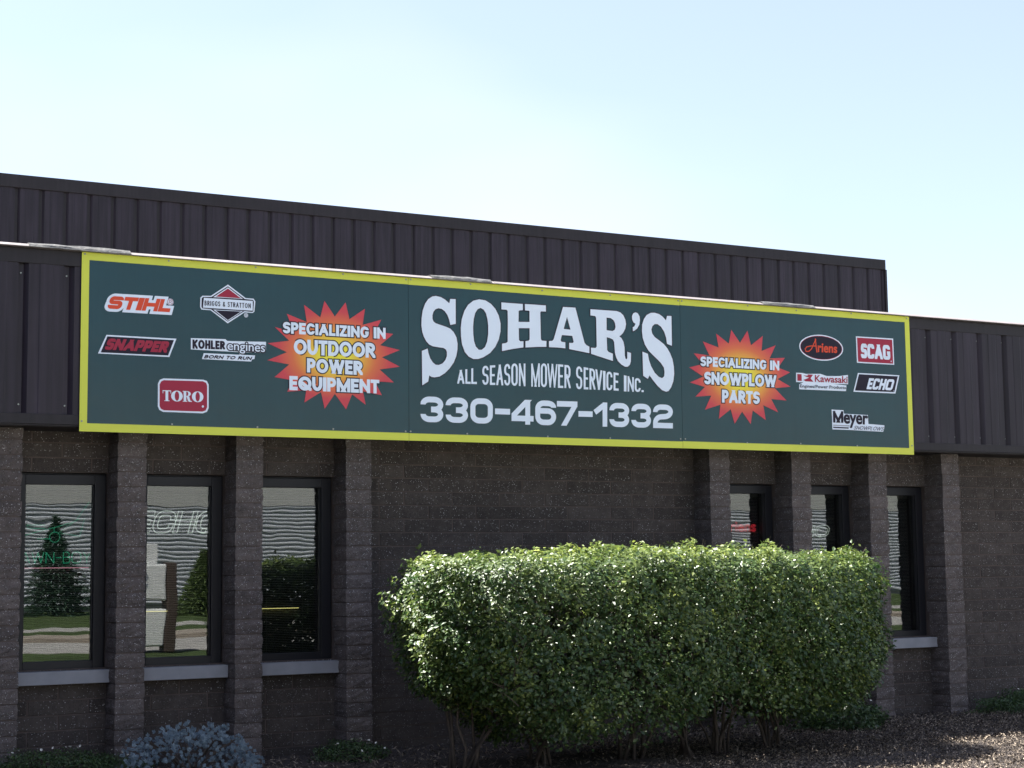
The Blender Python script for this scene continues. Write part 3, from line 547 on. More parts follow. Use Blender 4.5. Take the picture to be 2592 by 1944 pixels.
('logo10',0,'P','grey',2,[(6424,238),(6604,237),(6598,227),(6424,227)],[]),
('logo10',0,'P','black',2,[(6423,220),(6593,219),(6589,207),(6423,209)],[]),
('logo10',1,'T','black',4,'SNOWPLOWS',[(6661,235),(6988,234),(6969,200),(6643,202)],0.12,'',None,0.12,None)]
SCREWS=[(21,1205),(604,1202),(1240,1204),(1912,1205),(2419,1201),(2458,1203),(2960,1204),(3587,1198),(4210,1202),(4860,1201),(4895,1201),(5558,1205),(6066,1196),(6661,1207),(7285,1201),(15,69),(638,66),(1257,65),(1834,68),(2409,67),(2450,68),(2920,64),(3618,62),(4185,64),(4853,75),(4899,76),(5516,60),(6069,67),(6678,63),(7294,80)]
sign = empty('shop_sign', (0, 0, Z0), label='long dark green sign with a yellow border fixed across the building fascia', category='sign')
PWm = 2.4384
for i in range(3):
    x0, x1 = i*PWm+(.0012 if i else 0), (i+1)*PWm-(.0012 if i < 2 else 0)
    p = MB().box((x0, 0, 0), (x1, .007, 1.2192), GREEN).obj('sign_panel', sign)
    dz = (0, -.0015, .001)[i]
    bm = MB(); bx0 = x0+(.052 if i == 0 else 0); bx1 = x1-(.052 if i == 2 else 0)
    bm.box((bx0, -.0014, 1.166+dz), (bx1, -.0002, 1.2190), YEL); bm.box((bx0, -.0014, .0002), (bx1, -.0002, .056+dz), YEL)
    if i == 0: bm.box((x0+.0002, -.0014, .0002), (bx0-.0001, -.0002, 1.2190), YEL)
    if i == 2: bm.box((bx1+.0001, -.0014, .0002), (x1-.0002, -.0002, 1.2190), YEL)
    bm.obj('border', p)

CM = {'white': WHITE, 'black': BLACK, 'red': RED, 'orange': ORANGE, 'yellow': YEL, 'grey': GREY, 'burst': BURST}
def dep(layer, i=0): return -.0016-layer*.0007
def roundpath(pts, rx, ry, closed):
    """pts (x,y,flag); flagged corners become elliptical arcs"""
    out = []; n = len(pts)
    for i, p in enumerate(pts):
        if not p[2] or (not closed and i in (0, n-1)): out.append((p[0], p[1])); continue
        res = []
        for q in (pts[i-1], pts[(i+1) % n]):
            dx, dy = q[0]-p[0], q[1]-p[1]; Ls = math.hypot(dx, dy)
            r = math.hypot(rx*dx/Ls, ry*dy/Ls); mxr = Ls*(.5 if (q[2] if len(q) > 2 else 0) else .92); r = min(r, mxr); res.append((dx/Ls*r, dy/Ls*r))
        (ix, iy), (ox, oy) = res
        for k in range(7):
            th = math.pi/2*k/6; s_, c_ = 1-math.sin(th), 1-math.cos(th)
            out.append((p[0]+ix*s_+ox*c_, p[1]+iy*s_+oy*c_))
    return out
# skeletons: (width, [(kind, points)...]); L straight strokes, C open rounded path, O closed rounded path, F filled box
G_ = {
 'A': (.80, [('L', [(0, 0), (.5, 1.0)]), ('L', [(.5, 1.0), (1, 0)]), ('B', [(.2, .3), (.8, .3)])]),
 'B': (.62, [('C', [(0, 0, 0), (0, 1, 0), (.9, 1, 1), (.9, .53, 1), (0, .53, 0)]), ('C', [(0, .53, 0), (1, .53, 1), (1, 0, 1), (0, 0, 0)])]),
 'C': (.70, [('C', [(1, .74, 0), (1, 1, 1), (0, 1, 1), (0, 0, 1), (1, 0, 1), (1, .26, 0)])]),
 'D': (.72, [('O', [(0, 0, 0), (0, 1, 0), (1, 1, 1), (1, 0, 1)])]),
 'E': (.56, [('C', [(1, 1, 0), (0, 1, 0), (0, 0, 0), (1, 0, 0)]), ('B', [(0, .5), (.85, .5)])]),
 'G': (.74, [('C', [(1, .76, 0), (1, 1, 1), (0, 1, 1), (0, 0, 1), (1, 0, 1), (1, .44, 0), (.6, .44, 0)])]),
 'H': (.70, [('L', [(0, 0), (0, 1)]), ('L', [(1, 0), (1, 1)]), ('B', [(0, .5), (1, .5)])]),
 'I': (.25, [('F', [])]), '-': (.5, [('F', [])]), '.': (.2, [('F', [])]),
 'K': (.70, [('L', [(0, 0), (0, 1)]), ('L', [(.05, .45), (.95, 1)]), ('L', [(.25, .6), (1, 0)])]),
 'L': (.55, [('C', [(0, 1, 0), (0, 0, 0), (1, 0, 0)])]),
 'M': (.95, [('L', [(0, 0), (0, 1)]), ('L', [(1, 0), (1, 1)]), ('L', [(.0, 1), (.5, .08)]), ('L', [(.5, .08), (1, 1)])]),
 'N': (.75, [('L', [(0, 0), (0, 1)]), ('L', [(1, 0), (1, 1)]), ('L', [(0, 1), (1, 0)])]),
 'O': (.86, [('O', [(0, 0, 1), (0, 1, 1), (1, 1, 1), (1, 0, 1)])]),
 'P': (.62, [('C', [(0, 0, 0), (0, 1, 0), (1, 1, 1), (1, .42, 1), (0, .42, 0)])]),
 'Q': (.90, [('O', [(0, 0, 1), (0, 1, 1), (1, 1, 1), (1, 0, 1)]), ('L', [(.6, .28), (1, .0)])]),
 'R': (.68, [('C', [(0, 0, 0), (0, 1, 0), (.95, 1, 1), (.95, .45, 1), (0, .45, 0)]), ('L', [(.45, .45), (1, 0)])]),
 'S': (.62, [('C', [(1, .80, 0), (1, 1, 1), (0, 1, 1), (0, .52, 1), (1, .52, 1), (1, 0, 1), (0, 0, 1), (0, .22, 0)])]),
 'T': (.62, [('B', [(0, 1), (1, 1)]), ('L', [(.5, 0), (.5, 1)])]),
 'U': (.70, [('C', [(0, 1, 0), (0, 0, 1), (1, 0, 1), (1, 1, 0)])]),
 'V': (.78, [('L', [(0, 1), (.5, 0)]), ('L', [(.5, 0), (1, 1)])]),
 'W': (1.12, [('L', [(0, 1), (.25, 0)]), ('L', [(.25, 0), (.5, 1.0)]), ('L', [(.5, 1.0), (.75, 0)]), ('L', [(.75, 0), (1, 1)])]),
 'Y': (.75, [('L', [(0, 1), (.5, .45)]), ('L', [(1, 1), (.5, .45)]), ('L', [(.5, 0), (.5, .5)])]),
 'Z': (.62, [('B', [(0, 1), (1, 1)]), ('B', [(0, 0), (1, 0)]), ('L', [(0, 0), (1, 1)])]),
 '&': (.75, [('C', [(1, .0, 0), (.15, .75, 1), (.35, 1, 1), (.75, .95, 1), (.7, .7, 1), (0, .35, 1), (.1, 0, 1), (.7, 0, 1), (1, .4, 0)])]),
 '0': (.9, [('O', [(0, 0, 1), (0, 1, 1), (1, 1, 1), (1, 0, 1)])]),
 '1': (.5, [('L', [(1, 0), (1, 1)]), ('X', [(-.12, .60), (.85, .985)])]),
 '2': (.9, [('C', [(0, .72, 0), (0, 1, 1), (1, 1, 1), (1, .52, 1), (0, .44, 1), (0, 0, 0), (1, 0, 0)])]),
 '3': (.9, [('C', [(0, .74, 0), (0, 1, 1), (1, 1, 1), (1, .5, 1), (.45, .5, 0)]), ('C', [(.45, .5, 0), (1, .5, 1), (1, 0, 1), (0, 0, 1), (0, .26, 0)])]),
 '4': (.9, [('L', [(.8, 0), (.8, 1)]), ('L', [(.74, 1.05), (-.03, .32)]), ('B', [(0, .17), (1, .17)])]),
 '6': (.9, [('C', [(1, .78, 0), (1, 1, 1), (0, 1, 1), (0, 0, 1), (1, 0, 1), (1, .6, 1), (0, .6, 0)])]),
 '7': (.9, [('B', [(0, 1), (1, 1)]), ('L', [(1.0, .93), (.38, 0)])]),
 ' ': (.32, []),
}
STY = {'': (.5, .5), 'q': (.2, .2), 'e': (.36, .30), 'c': (.5, .2), 's': (.5, .5)}
def clip(poly, x0, x1, y0, y1):
    for ax, lim, sg in ((0, x0, 1), (0, x1, -1), (1, y0, 1), (1, y1, -1)):
        out = []
        for i in range(len(poly)):
            a, b = poly[i-1], poly[i]; ia, ib = sg*(a[ax]-lim) >= 0, sg*(b[ax]-lim) >= 0
            if ia != ib:
                t = (lim-a[ax])/(b[ax]-a[ax]); out.append((a[0]+(b[0]-a[0])*t, a[1]+(b[1]-a[1])*t))
            if ib: out.append(b)
        poly = out
        if not poly: return poly
    return poly
def ribbon(pts, w, closed=False, cap=.5, cap1=None):
    n = len(pts); P = [Vector((p[0], p[1])) for p in pts]; Q = [P[0]]
    for p in P[1:]:
        if (p-Q[-1]).length > 1e-5: Q.append(p)
    P = Q; n = len(P)
    if closed and (P[0]-P[-1]).length < 1e-5: P = P[:-1]; n -= 1
    Ls, Rs = [], []
    for i in range(n):
        d0 = (P[i]-P[i-1]) if (closed or i) else None; d1 = (P[(i+1) % n]-P[i]) if (closed or i < n-1) else None
        d0 = (d0 or d1).normalized(); d1 = (d1 or d0).normalized()
        m = (d0+d1); m = m.normalized() if m.length > 1e-4 else d0
        nn = Vector((-m.y, m.x)); n0 = Vector((-d0.y, d0.x)); k = min(1/max(nn.dot(n0), .3), 1.9)
        p = P[i]
        if not closed and i == 0: p = p-d1*w*cap
        if not closed and i == n-1: p = p+d0*w*(cap if cap1 is None else cap1)
        Ls.append(p+nn*w/2*k); Rs.append(p-nn*w/2*k)
    return [[tuple(Ls[i]), tuple(Rs[i]), tuple(Rs[(i+1) % n]), tuple(Ls[(i+1) % n])] for i in range(n if closed else n-1)]
def quadmap(q, W_, H_):
    tl, tr_, br_, bl = [Vector((p[0]/1000, p[1]/1000)) for p in q]
    def f(x, y):
        u, v = x/W_, y/H_; p = (bl*(1-u)+br_*u)*(1-v)+(tl*(1-u)+tr_*u)*v; return p
    return f
def qdim(q):
    tl, tr_, br_, bl = [Vector((p[0]/1000, p[1]/1000)) for p in q]
    return ((tr_-tl).length+(br_-bl).length)/2, ((tl-bl).length+(tr_-br_).length)/2
def layout(text, sp, W_, H_):
    tot = sum(G_[c][0] for c in text)+sp*(len(text)-1); sx = W_/tot; x = 0; r = []
    for c in text: r.append((c, x, x+G_[c][0]*sx)); x += (G_[c][0]+sp)*sx
    return r
def glyph_polys(c, x0, x1, H_, t_, style, grow=0.0):
    rx, ry = STY[style]; out = []; w = t_+2*grow; i0, i1 = x0+t_/2, x1-t_/2
    if i1-i0 < 1e-4: i1 = i0+1e-4
    mp_ = lambda p: (i0+(i1-i0)*p[0], t_/2+(H_-t_)*p[1])
    bx = (x0-grow, x1+grow, -grow, H_+grow)
    if style == 's': return serif(c, x0, x1, H_)
    for k, (kind, pts) in enumerate(G_[c][1]):
        if kind == 'F' and c == '-': out.append((k, [(bx[0], H_*.385), (bx[1], H_*.385), (bx[1], H_*.615), (bx[0], H_*.615)])); continue
        if kind == 'F' and c == '.': out.append((k, [(bx[0], 0), (bx[1], 0), (bx[1], H_*.16), (bx[0], H_*.16)])); continue
        if kind == 'F': out.append((k, [(bx[0], bx[2]), (bx[1], bx[2]), (bx[1], bx[3]), (bx[0], bx[3])])); continue
        if kind in 'LBX':
            seg = ribbon([mp_(p) for p in pts], w, False, {'B': .5, 'L': 1.6, 'X': grow/w}[kind])
            for s_ in seg:
                s_ = clip(s_, *bx)
                if len(s_) > 2: out.append((k, s_))
            continue
        rr = roundpath(pts, rx, ry, kind == 'O')
        def ec(a, b):      # square cap only where the stroke ends at the edge of the glyph box
            d = (a[0]-b[0], a[1]-b[1]); v_ = a[0] if abs(d[0]) > abs(d[1]) else a[1]
            return .5 if v_ < .01 or v_ > .99 else grow/w
        for s_ in ribbon([mp_(p) for p in rr], w, kind == 'O', ec(rr[0], rr[1]), ec(rr[-1], rr[-2])):
            s_ = clip(s_, *bx)
            if len(s_) > 2: out.append((k, s_))
    return out
def serif(c, x0, x1, H_):
    m_ = lambda P_: [(x0+(x1-x0)*a, H_*b) for a, b in P_]
    B_ = lambda a, b, c_, d: m_([(a, b), (c_, b), (c_, d), (a, d)])
    if c == 'T': return [(0, B_(.34, 0, .66, 1)), (1, B_(0, .92, 1, 1)), (2, B_(0, .72, .07, .94)), (2, B_(.93, .72, 1, .94)), (3, B_(.18, 0, .82, .06))]
    el = lambda cx, cy, rx, ry, a0=0, a1=360, n=24: [(cx+rx*math.cos(math.radians(a0+(a1-a0)*i/n)), cy+ry*math.sin(math.radians(a0+(a1-a0)*i/n))) for i in range(n+1)]
    def ring(o, i_): return [m_([o[k], o[k+1], i_[k+1], i_[k]]) for k in range(len(o)-1)]
    if c == 'O': return [(0, p) for p in ring(el(.5, .5, .5, .51), el(.5, .5, .19, .45))]
    if c == 'R': return [(0, B_(.10, 0, .38, 1)), (1, B_(0, 0, .50, .06)), (2, B_(0, .94, .5, 1))]+[(3, p) for p in ring(el(.45, .745, .43, .255, -90, 90, 14), el(.45, .745, .15, .20, -90, 90, 14))]+[(4, B_(.3, .47, .5, .54)), (0, m_([(.42, .5), (.70, .5), (.84, .1), (1, .08), (1, 0), (.66, 0), (.56, .12)]))]
    return []
def font_data(text):
    cu = bpy.data.curves.new('tmp', 'FONT'); cu.body = text; ob = bpy.data.objects.new('tmp', cu); C.objects.link(ob)
    me = ob.to_mesh(depsgraph=None) if False else bpy.data.meshes.new_from_object(ob)
    V = [(v.co.x, v.co.y) for v in me.vertices]; F = [tuple(p.vertices) for p in me.polygons]
    cnt = {}
    for f in F:
        for i in range(len(f)): e = tuple(sorted((f[i-1], f[i]))); cnt[e] = cnt.get(e, 0)+1
    # merge duplicate verts first
    bpy.data.objects.remove(ob); bpy.data.meshes.remove(me)
    key = {}; rm = []
    for v in V: k = (round(v[0], 5), round(v[1], 5)); rm.append(key.setdefault(k, len(key)))
    VV = [None]*len(key)
    for v, r in zip(V, rm): VV[r] = v
    F = [tuple(rm[i] for i in f) for f in F]; cnt = {}
    for f in F:
        for i in range(len(f)): e = tuple(sorted((f[i-1], f[i]))); cnt[e] = cnt.get(e, 0)+1
    adj = {}
    for (a, b), c in cnt.items():
        if c == 1: adj.setdefault(a, []).append(b); adj.setdefault(b, []).append(a)
    loops = []; seen = set()
    for s_ in adj:
        if s_ in seen: continue
        lp = [s_]; seen.add(s_); cur = s_
        while True:
            nx = [q for q in adj[cur] if q not in seen]
            if not nx: break
            cur = nx[0]; seen.add(cur); lp.append(cur)
        if len(lp) > 3: loops.append(lp)
    return VV, F, loops
class Art:
    def __init__(s): s.b = MB()
    def poly2(s, pts, m, y):
        y -= (len(s.b.f) % 50)*1.2e-5; s.b.face([(p[0], y, p[1]) for p in pts], m)
    def fill(s, outer, holes, m, y):
        lists = [[Vector((x/1000, z/1000, 0)) for x, z in o] for o in [outer]+list(holes)]
        flat = [p for l_ in lists for p in l_]
        for tri in tessellate_polygon(lists): s.poly2([(flat[i].x, flat[i].y) for i in tri], m, y)
ARTS = {}
def run_art():
    ordered = []
    for it in ART:
        ob, sub, kind = it[:3]; key = (ob, sub)
        if key not in ARTS: ARTS[key] = Art(); ordered.append(key)
        A_ = ARTS[key]
        if kind == 'P': A_.fill(it[5], it[6], CM[it[3]], dep(it[4]))
        elif kind == 'R':
            closed = it[6] > 0; w = abs(it[6])/1000
            for i, q in enumerate(ribbon([(x/1000, z/1000) for x, z in it[5]], w, closed)): A_.poly2(q, CM[it[3]], dep(it[4], i % 2))
        elif kind == 'C':
            r = it[6]/1000; cx, cz = it[5][0]/1000, it[5][1]/1000
            A_.poly2([(cx+r*math.cos(a*math.pi/10), cz+r*math.sin(a*math.pi/10)) for a in range(20)], CM[it[3]], dep(it[4], 3))
        elif kind == 'O':
            r = it[6]/1000; cx, cz = it[5][0]/1000, it[5][1]/1000
            for q in ribbon([(cx+r*math.cos(a*math.pi/10), cz+r*math.sin(a*math.pi/10)) for a in range(20)], it[7]/1000, True): A_.poly2(q, CM[it[3]], dep(it[4]))
        elif kind == 'T':
            m_, layer, text, quad, wt, style, halo, sp, xr = it[3:]
            W_, H_ = qdim(quad); f = quadmap(quad, W_, H_)
            if style == 'f':
                V, F, loops = font_data(text)
                xs = [v[0] for v in V]; ys = [v[1] for v in V]; x0, x1, y0, y1 = min(xs), max(xs), min(ys), max(ys)
                t_ = wt*H_*.5; sx = (W_-t_)/(x1-x0); sy = (H_-t_)/(y1-y0)
                V2 = [(t_/2+(x-x0)*sx, t_/2+(y-y0)*sy) for x, y in V]
                for fc in F: A_.poly2([f(*V2[i]) for i in fc], CM[m_], dep(layer))
                for lp in loops:
                    for i, q in enumerate(ribbon([V2[i] for i in lp], t_, True)): A_.poly2([f(*p) for p in q], CM[m_], dep(layer, 1+i % 2))
                    if halo:
                        for i, q in enumerate(ribbon([V2[i] for i in lp], t_+2*halo[1]/1000, True)): A_.poly2([f(*p) for p in q], CM[halo[0]], dep(layer-2, 1+i % 2))
                continue
            for (c, a, b) in layout(text, sp, W_, H_):
                t_ = wt*H_
                if c == 'I': t_ = min(t_, b-a)
                if halo:
                    for k, q in glyph_polys(c, a, b, H_, t_, style, halo[1]/1000): A_.poly2([f(*p) for p in q], CM[halo[0]], dep(layer-2, k))
                for k, q in glyph_polys(c, a, b, H_, t_, style): A_.poly2([f(*p) for p in q], CM[m_], dep(layer, k))
    parents = {}
    for (ob, sub) in sorted(ordered, key=lambda k: k[1]):
        b_ = ARTS[(ob, sub)].b
        nm = 'lettering' if (sub or ob in ('name', 'phone', 'subtitle')) else ('starburst' if ob.startswith('burst') else 'logo')
        par = parents.get(ob, sign)
        xs = [v[0] for v in b_.v]; zs = [v[2] for v in b_.v]
        c = Vector(((min(xs)+max(xs))/2, 0, (min(zs)+max(zs))/2))
        b_.v = [(v[0]-c.x, v[1], v[2]-c.z) for v in b_.v]
        off = parents.get(ob+'_c', Vector((0, 0, 0)))
        o = b_.obj(nm, par, tuple(c-off))
        if not sub: parents[ob] = o; parents[ob+'_c'] = c
run_art()
sm = MB().tube([(0, -.0045, 0), (0, .0, 0)], .0065, SCREW, 8).mesh('screw')
for x, z in SCREWS: inst(sm, 'screw', sign, (x/1000, -.0016, z/1000))

# ================================================================ WINDOW BLINDS AND NEON
BLINDM = mat('blind_slat', (.50, .48, .44), .6)
BL = ['in the window cut off by the left edge of the photo', 'behind the green neon mower in the leftmost window', 'behind the outlined neon letters in the second window from the left', 'in the window that mirrors the hedge, left of the blank wall',
      'behind the red neon in the first window right of the blank wall', 'in the middle window of the right-hand three', 'in the rightmost window, above the exposed pale sill']
for i, (a, b, z0, z1) in enumerate(wins):
    t_ = empty('window_blind', ((a+b)/2, .62, z1), label='thin slatted blind '+BL[i], category='blind', group='blinds hanging inside the front windows')
    t_.location.y = .602; m = MB(); w = (b-a)/2+.02; k = 0; z = -.03
    while z > z0-z1-.01:
        m.face([(-w, -.006, z), (w, -.006, z), (w, .006, z+.0055), (-w, .006, z+.0055)], BLINDM); z -= .0125
    o = m.obj('slats', t_); sl = o.modifiers.new('t', 'SOLIDIFY'); sl.thickness = .0006
    MB().box((-w, -.012, -.022), (w, .012, .02), BLINDM).obj('head_rail', t_)
    cm = MB()
    for xx in (-w*.55, w*.55): cm.box((xx-.0012, -.0085, z0-z1), (xx+.0012, -.0068, -.022), BLINDM)
    cm.obj('cord', t_)
def emis(name, col, e):
    m = mat(name, col, .3); b = m.node_tree.nodes['Principled BSDF']; b.inputs['Emission Color'].default_value = (*col, 1); b.inputs['Emission Strength'].default_value = e; return m
NG = emis('green_neon_tube', (.04, .50, .28), .22); NR = emis('red_neon_tube', (.8, .04, .06), .6); NP = emis('pink_neon_tube', (.6, .25, .33), .5)
NW = emis('pale_neon_tube', (.6, .65, .6), .5); NY = emis('yellow_strip', (.75, .65, .22), .8)  # glow added to the unlit pale tubes and yellow tape so they show
def neon_text(root, text, x0, x1, z0, z1, m, outline=0, r=.0028, shear=0, y=.575, sp=.18):
    W_, H_ = x1-x0, z1-z0; mb = MB()
    for (c, a, b) in layout(text, sp, W_, H_):
        t_ = .02*H_ if not outline else outline*H_
        for kind, pts in G_[c][1]:
            if kind == 'F': pts2 = [((a+b)/2, 0), ((a+b)/2, H_)] if c == 'I' else [(a, H_/2), (b, H_/2)]
            else:
                rr = roundpath([(p[0], p[1], p[2] if len(p) > 2 else 0) for p in pts], .35, .35, kind == 'O')
                pts2 = [(a+t_/2+(b-a-t_)*p[0], t_/2+(H_-t_)*p[1]) for p in rr]
                if kind == 'O': pts2.append(pts2[0])
            if outline:
                q = ribbon(pts2, t_, False, .5); loop = [s_[0] for s_ in q]+[q[-1][3]]+[q[-1][2]]+[s_[1] for s_ in reversed(q)]; loop.append(loop[0]); pts2 = loop
            mb.tube([(x0+p[0]+shear*p[1], y, z0+p[1]) for p in pts2], r, m, 5)
    return mb.obj('lettering', root)
gz = lambda zrel: Z0+zrel
n1 = empty('neon_sign', (0, 0, 0), label='green neon sign with a push mower outline above its letters in the leftmost window', category='neon sign')
neon_text(n1, 'LAWN-BOY', -.290, .245, gz(-.873), gz(-.796), NG, r=.0034)
mo = MB(); ZZ = lambda px, py: (-.236+(px-160)/(620-160)*.486, .575, gz(-.332-(py-435)*.001045))
for pl in ([(160, 810), (175, 770), (260, 745), (380, 715), (510, 675), (600, 545)], [(195, 700), (310, 700), (310, 722), (195, 722), (195, 700)], [(260, 790), (350, 792)], [(370, 720), (370, 750)],
           [(540, 775), (570, 655), (520, 665), (400, 750), (540, 775)]): mo.tube([ZZ(*p) for p in pl], .0026, NG, 5)
mo.tube([ZZ(375+34*math.cos(a*math.pi/8), 780+34*math.sin(a*math.pi/8)) for a in range(17)], .0026, NG, 5); mo.obj('mower_outline', n1)
MB().tube([(-.32, .575, gz(-.905)), (.232, .575, gz(-.905))], .003, NP, 5).obj('underline', n1)
n2 = empty('neon_sign', (0, 0, 0), label='unlit white outline neon letters in the second window from the left', category='neon sign')
neon_text(n2, 'ECHO', .545, 1.17, gz(-.664), gz(-.507), NW, outline=.2, r=.0032, shear=.28, sp=.06)
n3 = empty('neon_sign', (0, 0, 0), label='small red neon script in the first window right of the blank wall', category='neon sign')
V, F, loops = font_data('Ariens'); xs = [v[0] for v in V]; mb = MB()
for lp in loops:
    p_ = [(5.64+(V[i][0]-min(xs))/(max(xs)-min(xs))*.37, .575, gz(-.652)+V[i][1]*.125) for i in lp]; p_.append(p_[0]); mb.tube(p_, .0018, NR, 4)
mb.obj('lettering', n3)
n4 = empty('neon_sign', (0, 0, 0), label='unlit pale neon outline in the middle window of the right-hand three', category='neon sign')
neon_text(n4, 'ECHO', 6.25, 6.80, gz(-.700), gz(-.600), NW, outline=.2, r=.0022, shear=.28, sp=.1)
MB().tube([(1.22+.03, .58, gz(-1.212)), (1.83, .58, gz(-1.212))], .0026, NY, 5).obj('yellow_strip', label='thin yellow strip across the inside of the second window from the left', category='strip') if False else None
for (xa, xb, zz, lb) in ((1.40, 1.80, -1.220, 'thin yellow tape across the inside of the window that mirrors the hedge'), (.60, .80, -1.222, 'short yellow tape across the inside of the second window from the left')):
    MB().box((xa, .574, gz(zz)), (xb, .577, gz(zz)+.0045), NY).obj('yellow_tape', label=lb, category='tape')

# ================================================================ HEDGE
def hedge():
    cx, cy = 3.66, -1.30; A0, B0 = 1.87, .78
    root = empty('hedge', (cx, cy, 0), label='clipped leafy hedge, sunlit on top and at its left end', category='hedge')
    n = 1400000
    X = rng.uniform(-1.08, 1.08, n)*A0; Y = rng.uniform(-1.15, 1.15, n)*B0; z = rng.uniform(.16, 1.52, n)
    u = X/A0; front = Y < 0
    # foliage begins higher above the ground in front, lower behind; the silhouette pulls in below .8 m
    zb = .33+.10*np.sin(X*3.1+.5)+.05*np.sin(X*8)-.10*(~front)+.12*(u > .55)
    tp = np.clip((z-zb+.10)/.36, 0, 1)**.5
    top = 1.425+.014*np.sin(X*2.1+1)+.014*np.sin(X*6.3)*np.cos(Y*4)-.09*np.clip((u-.62)/.38, 0, 1)**2-.02*np.clip((-u-.6)/.4, 0, 1)**2
    rt_ = np.clip((z-(top-.16))/.16, 0, 1)
    a = A0*(.76+.24*tp)*(1-.05*rt_**2); b = B0*(.62+.38*tp)*(1+.06*np.sin(X*1.7+.4)+.04*np.sin(X*4.1+z*4))*(1-.13*rt_**2)
    px = np.where(u < 0, 2.5, 4.2)
    lean = np.where((u < 0) & front, np.clip((-u-.15)/.5, 0, 1), 0); b = b*(1+lean*(.06-.20*np.clip((z-.45)/.95, 0, 1)))
    a = np.where(u < 0, a*(1-.16*np.clip((.85-z)/.55, 0, 1)), a)
    pe = np.where(u < 0, np.where(front, 2.5, 3.2), 3.4); e = (np.abs(X/a)**pe+np.abs(Y/b)**pe)**(1/pe)
    rr = np.maximum(e, 1-(top-z)/1.0)
    rr = rr-(.026*np.sin(X*7.3+z*6.1)*np.cos(Y*8+z*3.7+X*2)+.022*np.sin(X*17+z*13)*np.sin(Y*15+z*9)+.02*np.sin(X*29+z*23)+.028*np.sin(X*4.3-z*3.1+1.3)*np.sin(z*5.7+X*1.9))
    prob = np.where((rr < 1.0) & (rr > .84), 1.0, np.where((rr <= .84) & (rr > .45), .22, 0))
    prob *= np.where(z < zb, np.clip(1-(zb-z)/.16, 0, 1)**2*.5, 1)
    hz = np.sin(X*11+z*7)*np.sin(z*13-X*5); prob = np.where((hz > .80) & front, prob*.30, prob)
    gap = ((X+1.02)**2/.018+(z-1.02)**2/.010 < 1) & (Y < -.25); prob = np.where(gap, prob*.04, prob)
    keep = rng.random(n) < prob*.38
    X, Y, z, rr, u = X[keep], Y[keep], z[keep], rr[keep], u[keep]
    nx = np.sign(X)*np.abs(X/A0)**3; ny = np.sign(Y)*np.abs(Y/B0)**1.8; nz_ = np.clip((z-1.2)/.25, 0, 1)**1.5*1.2
    NB = np.stack([nx, ny, nz_], 1); NB /= np.maximum(np.linalg.norm(NB, axis=1, keepdims=True), .3)
    NB = NB*.7+np.array([0, 0, .7])
    P = np.stack([X+cx, Y+cy, z], 1)
    sh = []; shn = []
    for k in range(120):
        sx = rng.uniform(-1.75, 1.75); sy = rng.uniform(-.6, .5); h = rng.uniform(.02, .05)*(1 if k % 5 else 2.1); tz = 1.41-.09*max(0, (sx/A0-.62)/.38)**2-.05*max(0, (-sx/A0-.6)/.4)**2
        for q in range(6): sh.append((cx+sx+rng.normal(0, .008), cy+sy+rng.normal(0, .008), tz+h*q/5)); shn.append((rng.normal(0, .8), rng.normal(0, .8), .8))
    P = np.concatenate([P, np.array(sh)]); NB = np.concatenate([NB, np.array(shn)]); m_ = len(P); print('hedge leaves', m_)
    Ln = rng.uniform(.020, .045, m_)*np.where(rng.random(m_) < .04, 1.35, 1); Wn = Ln*rng.uniform(.5, .64, m_)
    tint = np.clip(rng.beta(1.3, 5.5, m_)+.45*np.clip((P[:, 2]-1.30)/.12, 0, 1)*rng.random(m_), 0, 1)  # random tint; top leaves paler as young growth and as painted sunlight
    # billows: clumps of shoots push the surface out and in, and differ in age and so in colour
    bi = rng.integers(0, m_, 420); Bc = P[bi]; rb = rng.uniform(.07, .16, 420); bt = rng.random(420); fld = np.zeros(m_); tb = np.zeros(m_)
    for c_, r_, t_ in zip(Bc, rb, bt):
        q = np.exp(-np.sum((P-c_)**2, 1)/(r_*r_)); fld = np.maximum(fld, q); tb = np.where(q > .4, t_, tb)
    Nn = NB/np.linalg.norm(NB, axis=1, keepdims=True); P = P+Nn*((fld-.55)*.055)[:, None]
    dens = rng.random(m_) < .68+.32*np.clip(fld*1.6-.1, 0, 1)
    tint = np.clip(tint*(.55+.9*tb), 0, 1); P, NB, Ln, Wn, tint = P[dens], NB[dens], Ln[dens], Wn[dens], tint[dens]
    P2 = P-np.array([cx, cy, 0])
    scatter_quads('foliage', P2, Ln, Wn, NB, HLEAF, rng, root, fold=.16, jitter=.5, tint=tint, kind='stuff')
    # stems
    r = random.Random(5)
    roots = [(-1.35, .15), (-.80, .10), (-.15, .0), (.28, -.05), (.62, .06), (1.1, .1)]
    for (rx_, ry_) in roots:
        for k in range(8):
            ang = r.uniform(0, 2*math.pi); sp = r.uniform(.15, .62); ex = rx_+math.cos(ang)*sp*1.15; ey = ry_+math.sin(ang)*sp*.75; h = r.uniform(.7, 1.08); ex = max(-1.5, min(1.5, ex)); ey = max(-.48, min(.45, ey))
            bx_, by_ = rx_+r.uniform(-.09, .09), ry_+r.uniform(-.08, .08); pts = []
            for q in range(6):
                u = q/5; pts.append((bx_+(ex-bx_)*u**1.3+r.uniform(-.018, .018), by_+(ey-by_)*u**1.3+r.uniform(-.018, .018), -.02+h*u))
            r0 = r.uniform(.008, .017)
            MB().tube(pts, [r0*(1-.65*q/5) for q in range(6)], BARK, 6).obj('stem', root, smooth=True)
    tw = MB()
